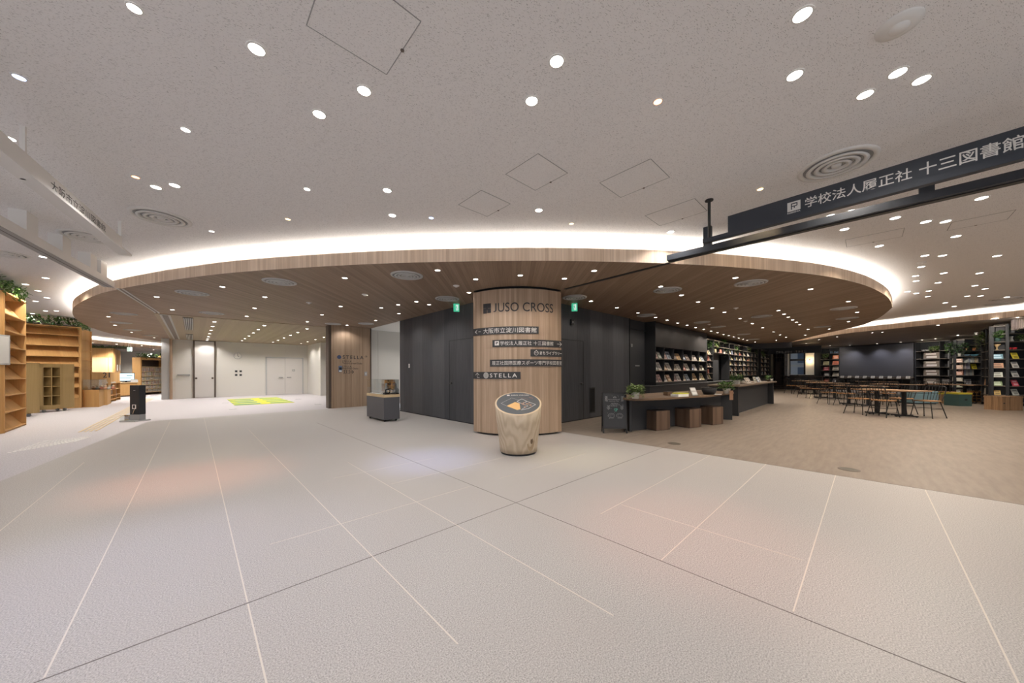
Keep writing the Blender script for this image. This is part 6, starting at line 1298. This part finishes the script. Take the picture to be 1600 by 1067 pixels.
# tall kiosk room with plants on top
p, q = far(133, 19.0), far(177, 19.6); a = math.atan2(q[1] - p[1], q[0] - p[0]); L = math.dist(p, q); t = thing('service_booth', 'tall birch booth with pale panel and plants above partition 21', 'booth', p, a); top = zat(160, 543, p)
MB().box(0, L, 0, .3, 0, top).build('booth_wall', M['birch'], t); x1 = math.dist(p, hit(175.5, p, q)); MB().box(.05, x1, -.03, 0, zat(150, 582, p), zat(150, 558, p)).build('pale_panel', M['birch_pale'], t)
r_ = far(188.5, 22.0); a2 = math.atan2(r_[1] - q[1], r_[0] - q[0]); MB().add(MB().box(0, math.dist(q, r_), 0, .2, 0, top), Matrix.Translation((L, 0, 0)) @ Matrix.Rotation(a2 - a, 4, 'Z')).build('side_wall', M['birch'], t)
planting(p, a, L + .6, top, .4, 'dark plants along the top of tall birch booth', 420, 12, ls=.13, h=.10)
for i, x in enumerate((183, 187)):
    pp = far(x, 20.6 + .35 * i); tt = thing('sign_plate', 'small white notice on the booth side, %s one' % ('left', 'right')[i], 'sign', (*pp, zat(x, 575, pp)), a2, 'booth notices'); MB().box(-.12, .12, -.03, -.01, -.15, .2).build('sheet', M['white'], tt); MB().box(-.13, .13, -.01, 0, -.16, .21).build('frame', M['lightgrey'], tt)
# enquiry desk and monitor
p, q = at(189, 620.0), at(215.5, 618.5); a = math.atan2(q[1] - p[1], q[0] - p[0]); L = math.dist(p, q); top = zat(200, 597.5, p)
t = thing('desk', 'birch enquiry desk with monitor behind the black post', 'desk', p, a); MB().box(0, L, .05, .6, .06, top - .04).build('front_panel', M['birch'], t); MB().box(-.04, L + .04, 0, .65, top - .04, top).build('desk_top', M['birch_pale'], t); MB().box(.04, L - .04, .08, .6, 0, .06).build('plinth', M['brown'], t); MB().box(L * .75, L + .03, .5, .55, top, top + .3).build('back_screen', M['birch'], t)
pm = (p[0] + math.cos(a) * L * .42, p[1] + math.sin(a) * L * .42, top)
t = thing('monitor', 'black framed monitor with bright screen on birch desk', 'monitor', pm, a); MB().box(-.36, .36, .10, .14, .06, .52).build('casing', M['iron'], t); MB().box(-.33, .33, .096, .10, .09, .49).build('screen', mat('monitor_glow', (.5, .6, .65), .3, emit=(.72, .86, .92), strength=.75), t); MB().box(-.12, .12, .06, .2, 0, .02).box(-.03, .03, .12, .15, .02, .1).build('stand', M['iron'], t); MB().box(-.28, .2, .0945, .096, .22, .25).box(0, .25, .0945, .096, .34, .40).build('screen_print', pal((.35, .55, .6)), t)
t = thing('leaflet_box', 'small white box at right end of birch desk', 'box', (p[0] + math.cos(a) * L * .85, p[1] + math.sin(a) * L * .85, top), a); MB().box(-.16, .16, .05, .3, 0, .12).build('box', M['white'], t); MB().box(-.14, .14, .07, .28, .12, .16).build('leaflets', M['pot'], t)
# far bookcase
p, q = at(222, 617.2), at(259, 614.4); a = math.atan2(q[1] - p[1], q[0] - p[0]); L = math.dist(p, q); mp_ = hit(240, p, q)
ys = (614.5 - 3.2, 606.2, 600.0, 593.5, 587.0, 580.3, 573.0); zz = sorted(zat(240, y, mp_) for y in ys); top = zat(240, 562.5, mp_)
t = thing('bookcase', 'birch bookcase with six full rows of books at back of the library', 'bookcase', p, a); MB().box(-.08, 0, 0, .4, 0, top).build('side_panel', M['birch'], t); MB().box(L, L + .1, 0, .4, 0, top + .3).build('side_panel', M['birch'], t); MB().box(0, L, .36, .4, 0, top).build('back_panel', M['brown'], t); MB().box(-.08, L, 0, .4, top, top + .12).build('top_board', M['birch'], t)
for z in zz: MB().box(0, L, 0, .36, z - .04, z).build('shelf', M['birch_pale'], t)
for ri, z in enumerate(zz[:6]):
    for k in range(14):
        c = rb.choice([(.60, .57, .52), (.62, .55, .46), (.55, .50, .46), (.62, .6, .56), (.55, .40, .34), (.58, .52, .34)]); u_ = .1 + k * (L - .2) / 13.2
        book((p[0] + math.cos(a) * u_ - math.sin(a) * .06, p[1] + math.sin(a) * u_ + math.cos(a) * .06, z + .001), .085, rb.choice((.22, .2)), .16, c, 'book in far library bookcase, %s row up, %s from the left' % (nth(ri + 1), nth(k + 1)), 'books in the far library bookcase', 0, a)
planting((p[0], p[1]), a, L, top + .12, .35, 'dark greenery on top of the far library bookcase', 160, 15, ls=.18, h=.2)
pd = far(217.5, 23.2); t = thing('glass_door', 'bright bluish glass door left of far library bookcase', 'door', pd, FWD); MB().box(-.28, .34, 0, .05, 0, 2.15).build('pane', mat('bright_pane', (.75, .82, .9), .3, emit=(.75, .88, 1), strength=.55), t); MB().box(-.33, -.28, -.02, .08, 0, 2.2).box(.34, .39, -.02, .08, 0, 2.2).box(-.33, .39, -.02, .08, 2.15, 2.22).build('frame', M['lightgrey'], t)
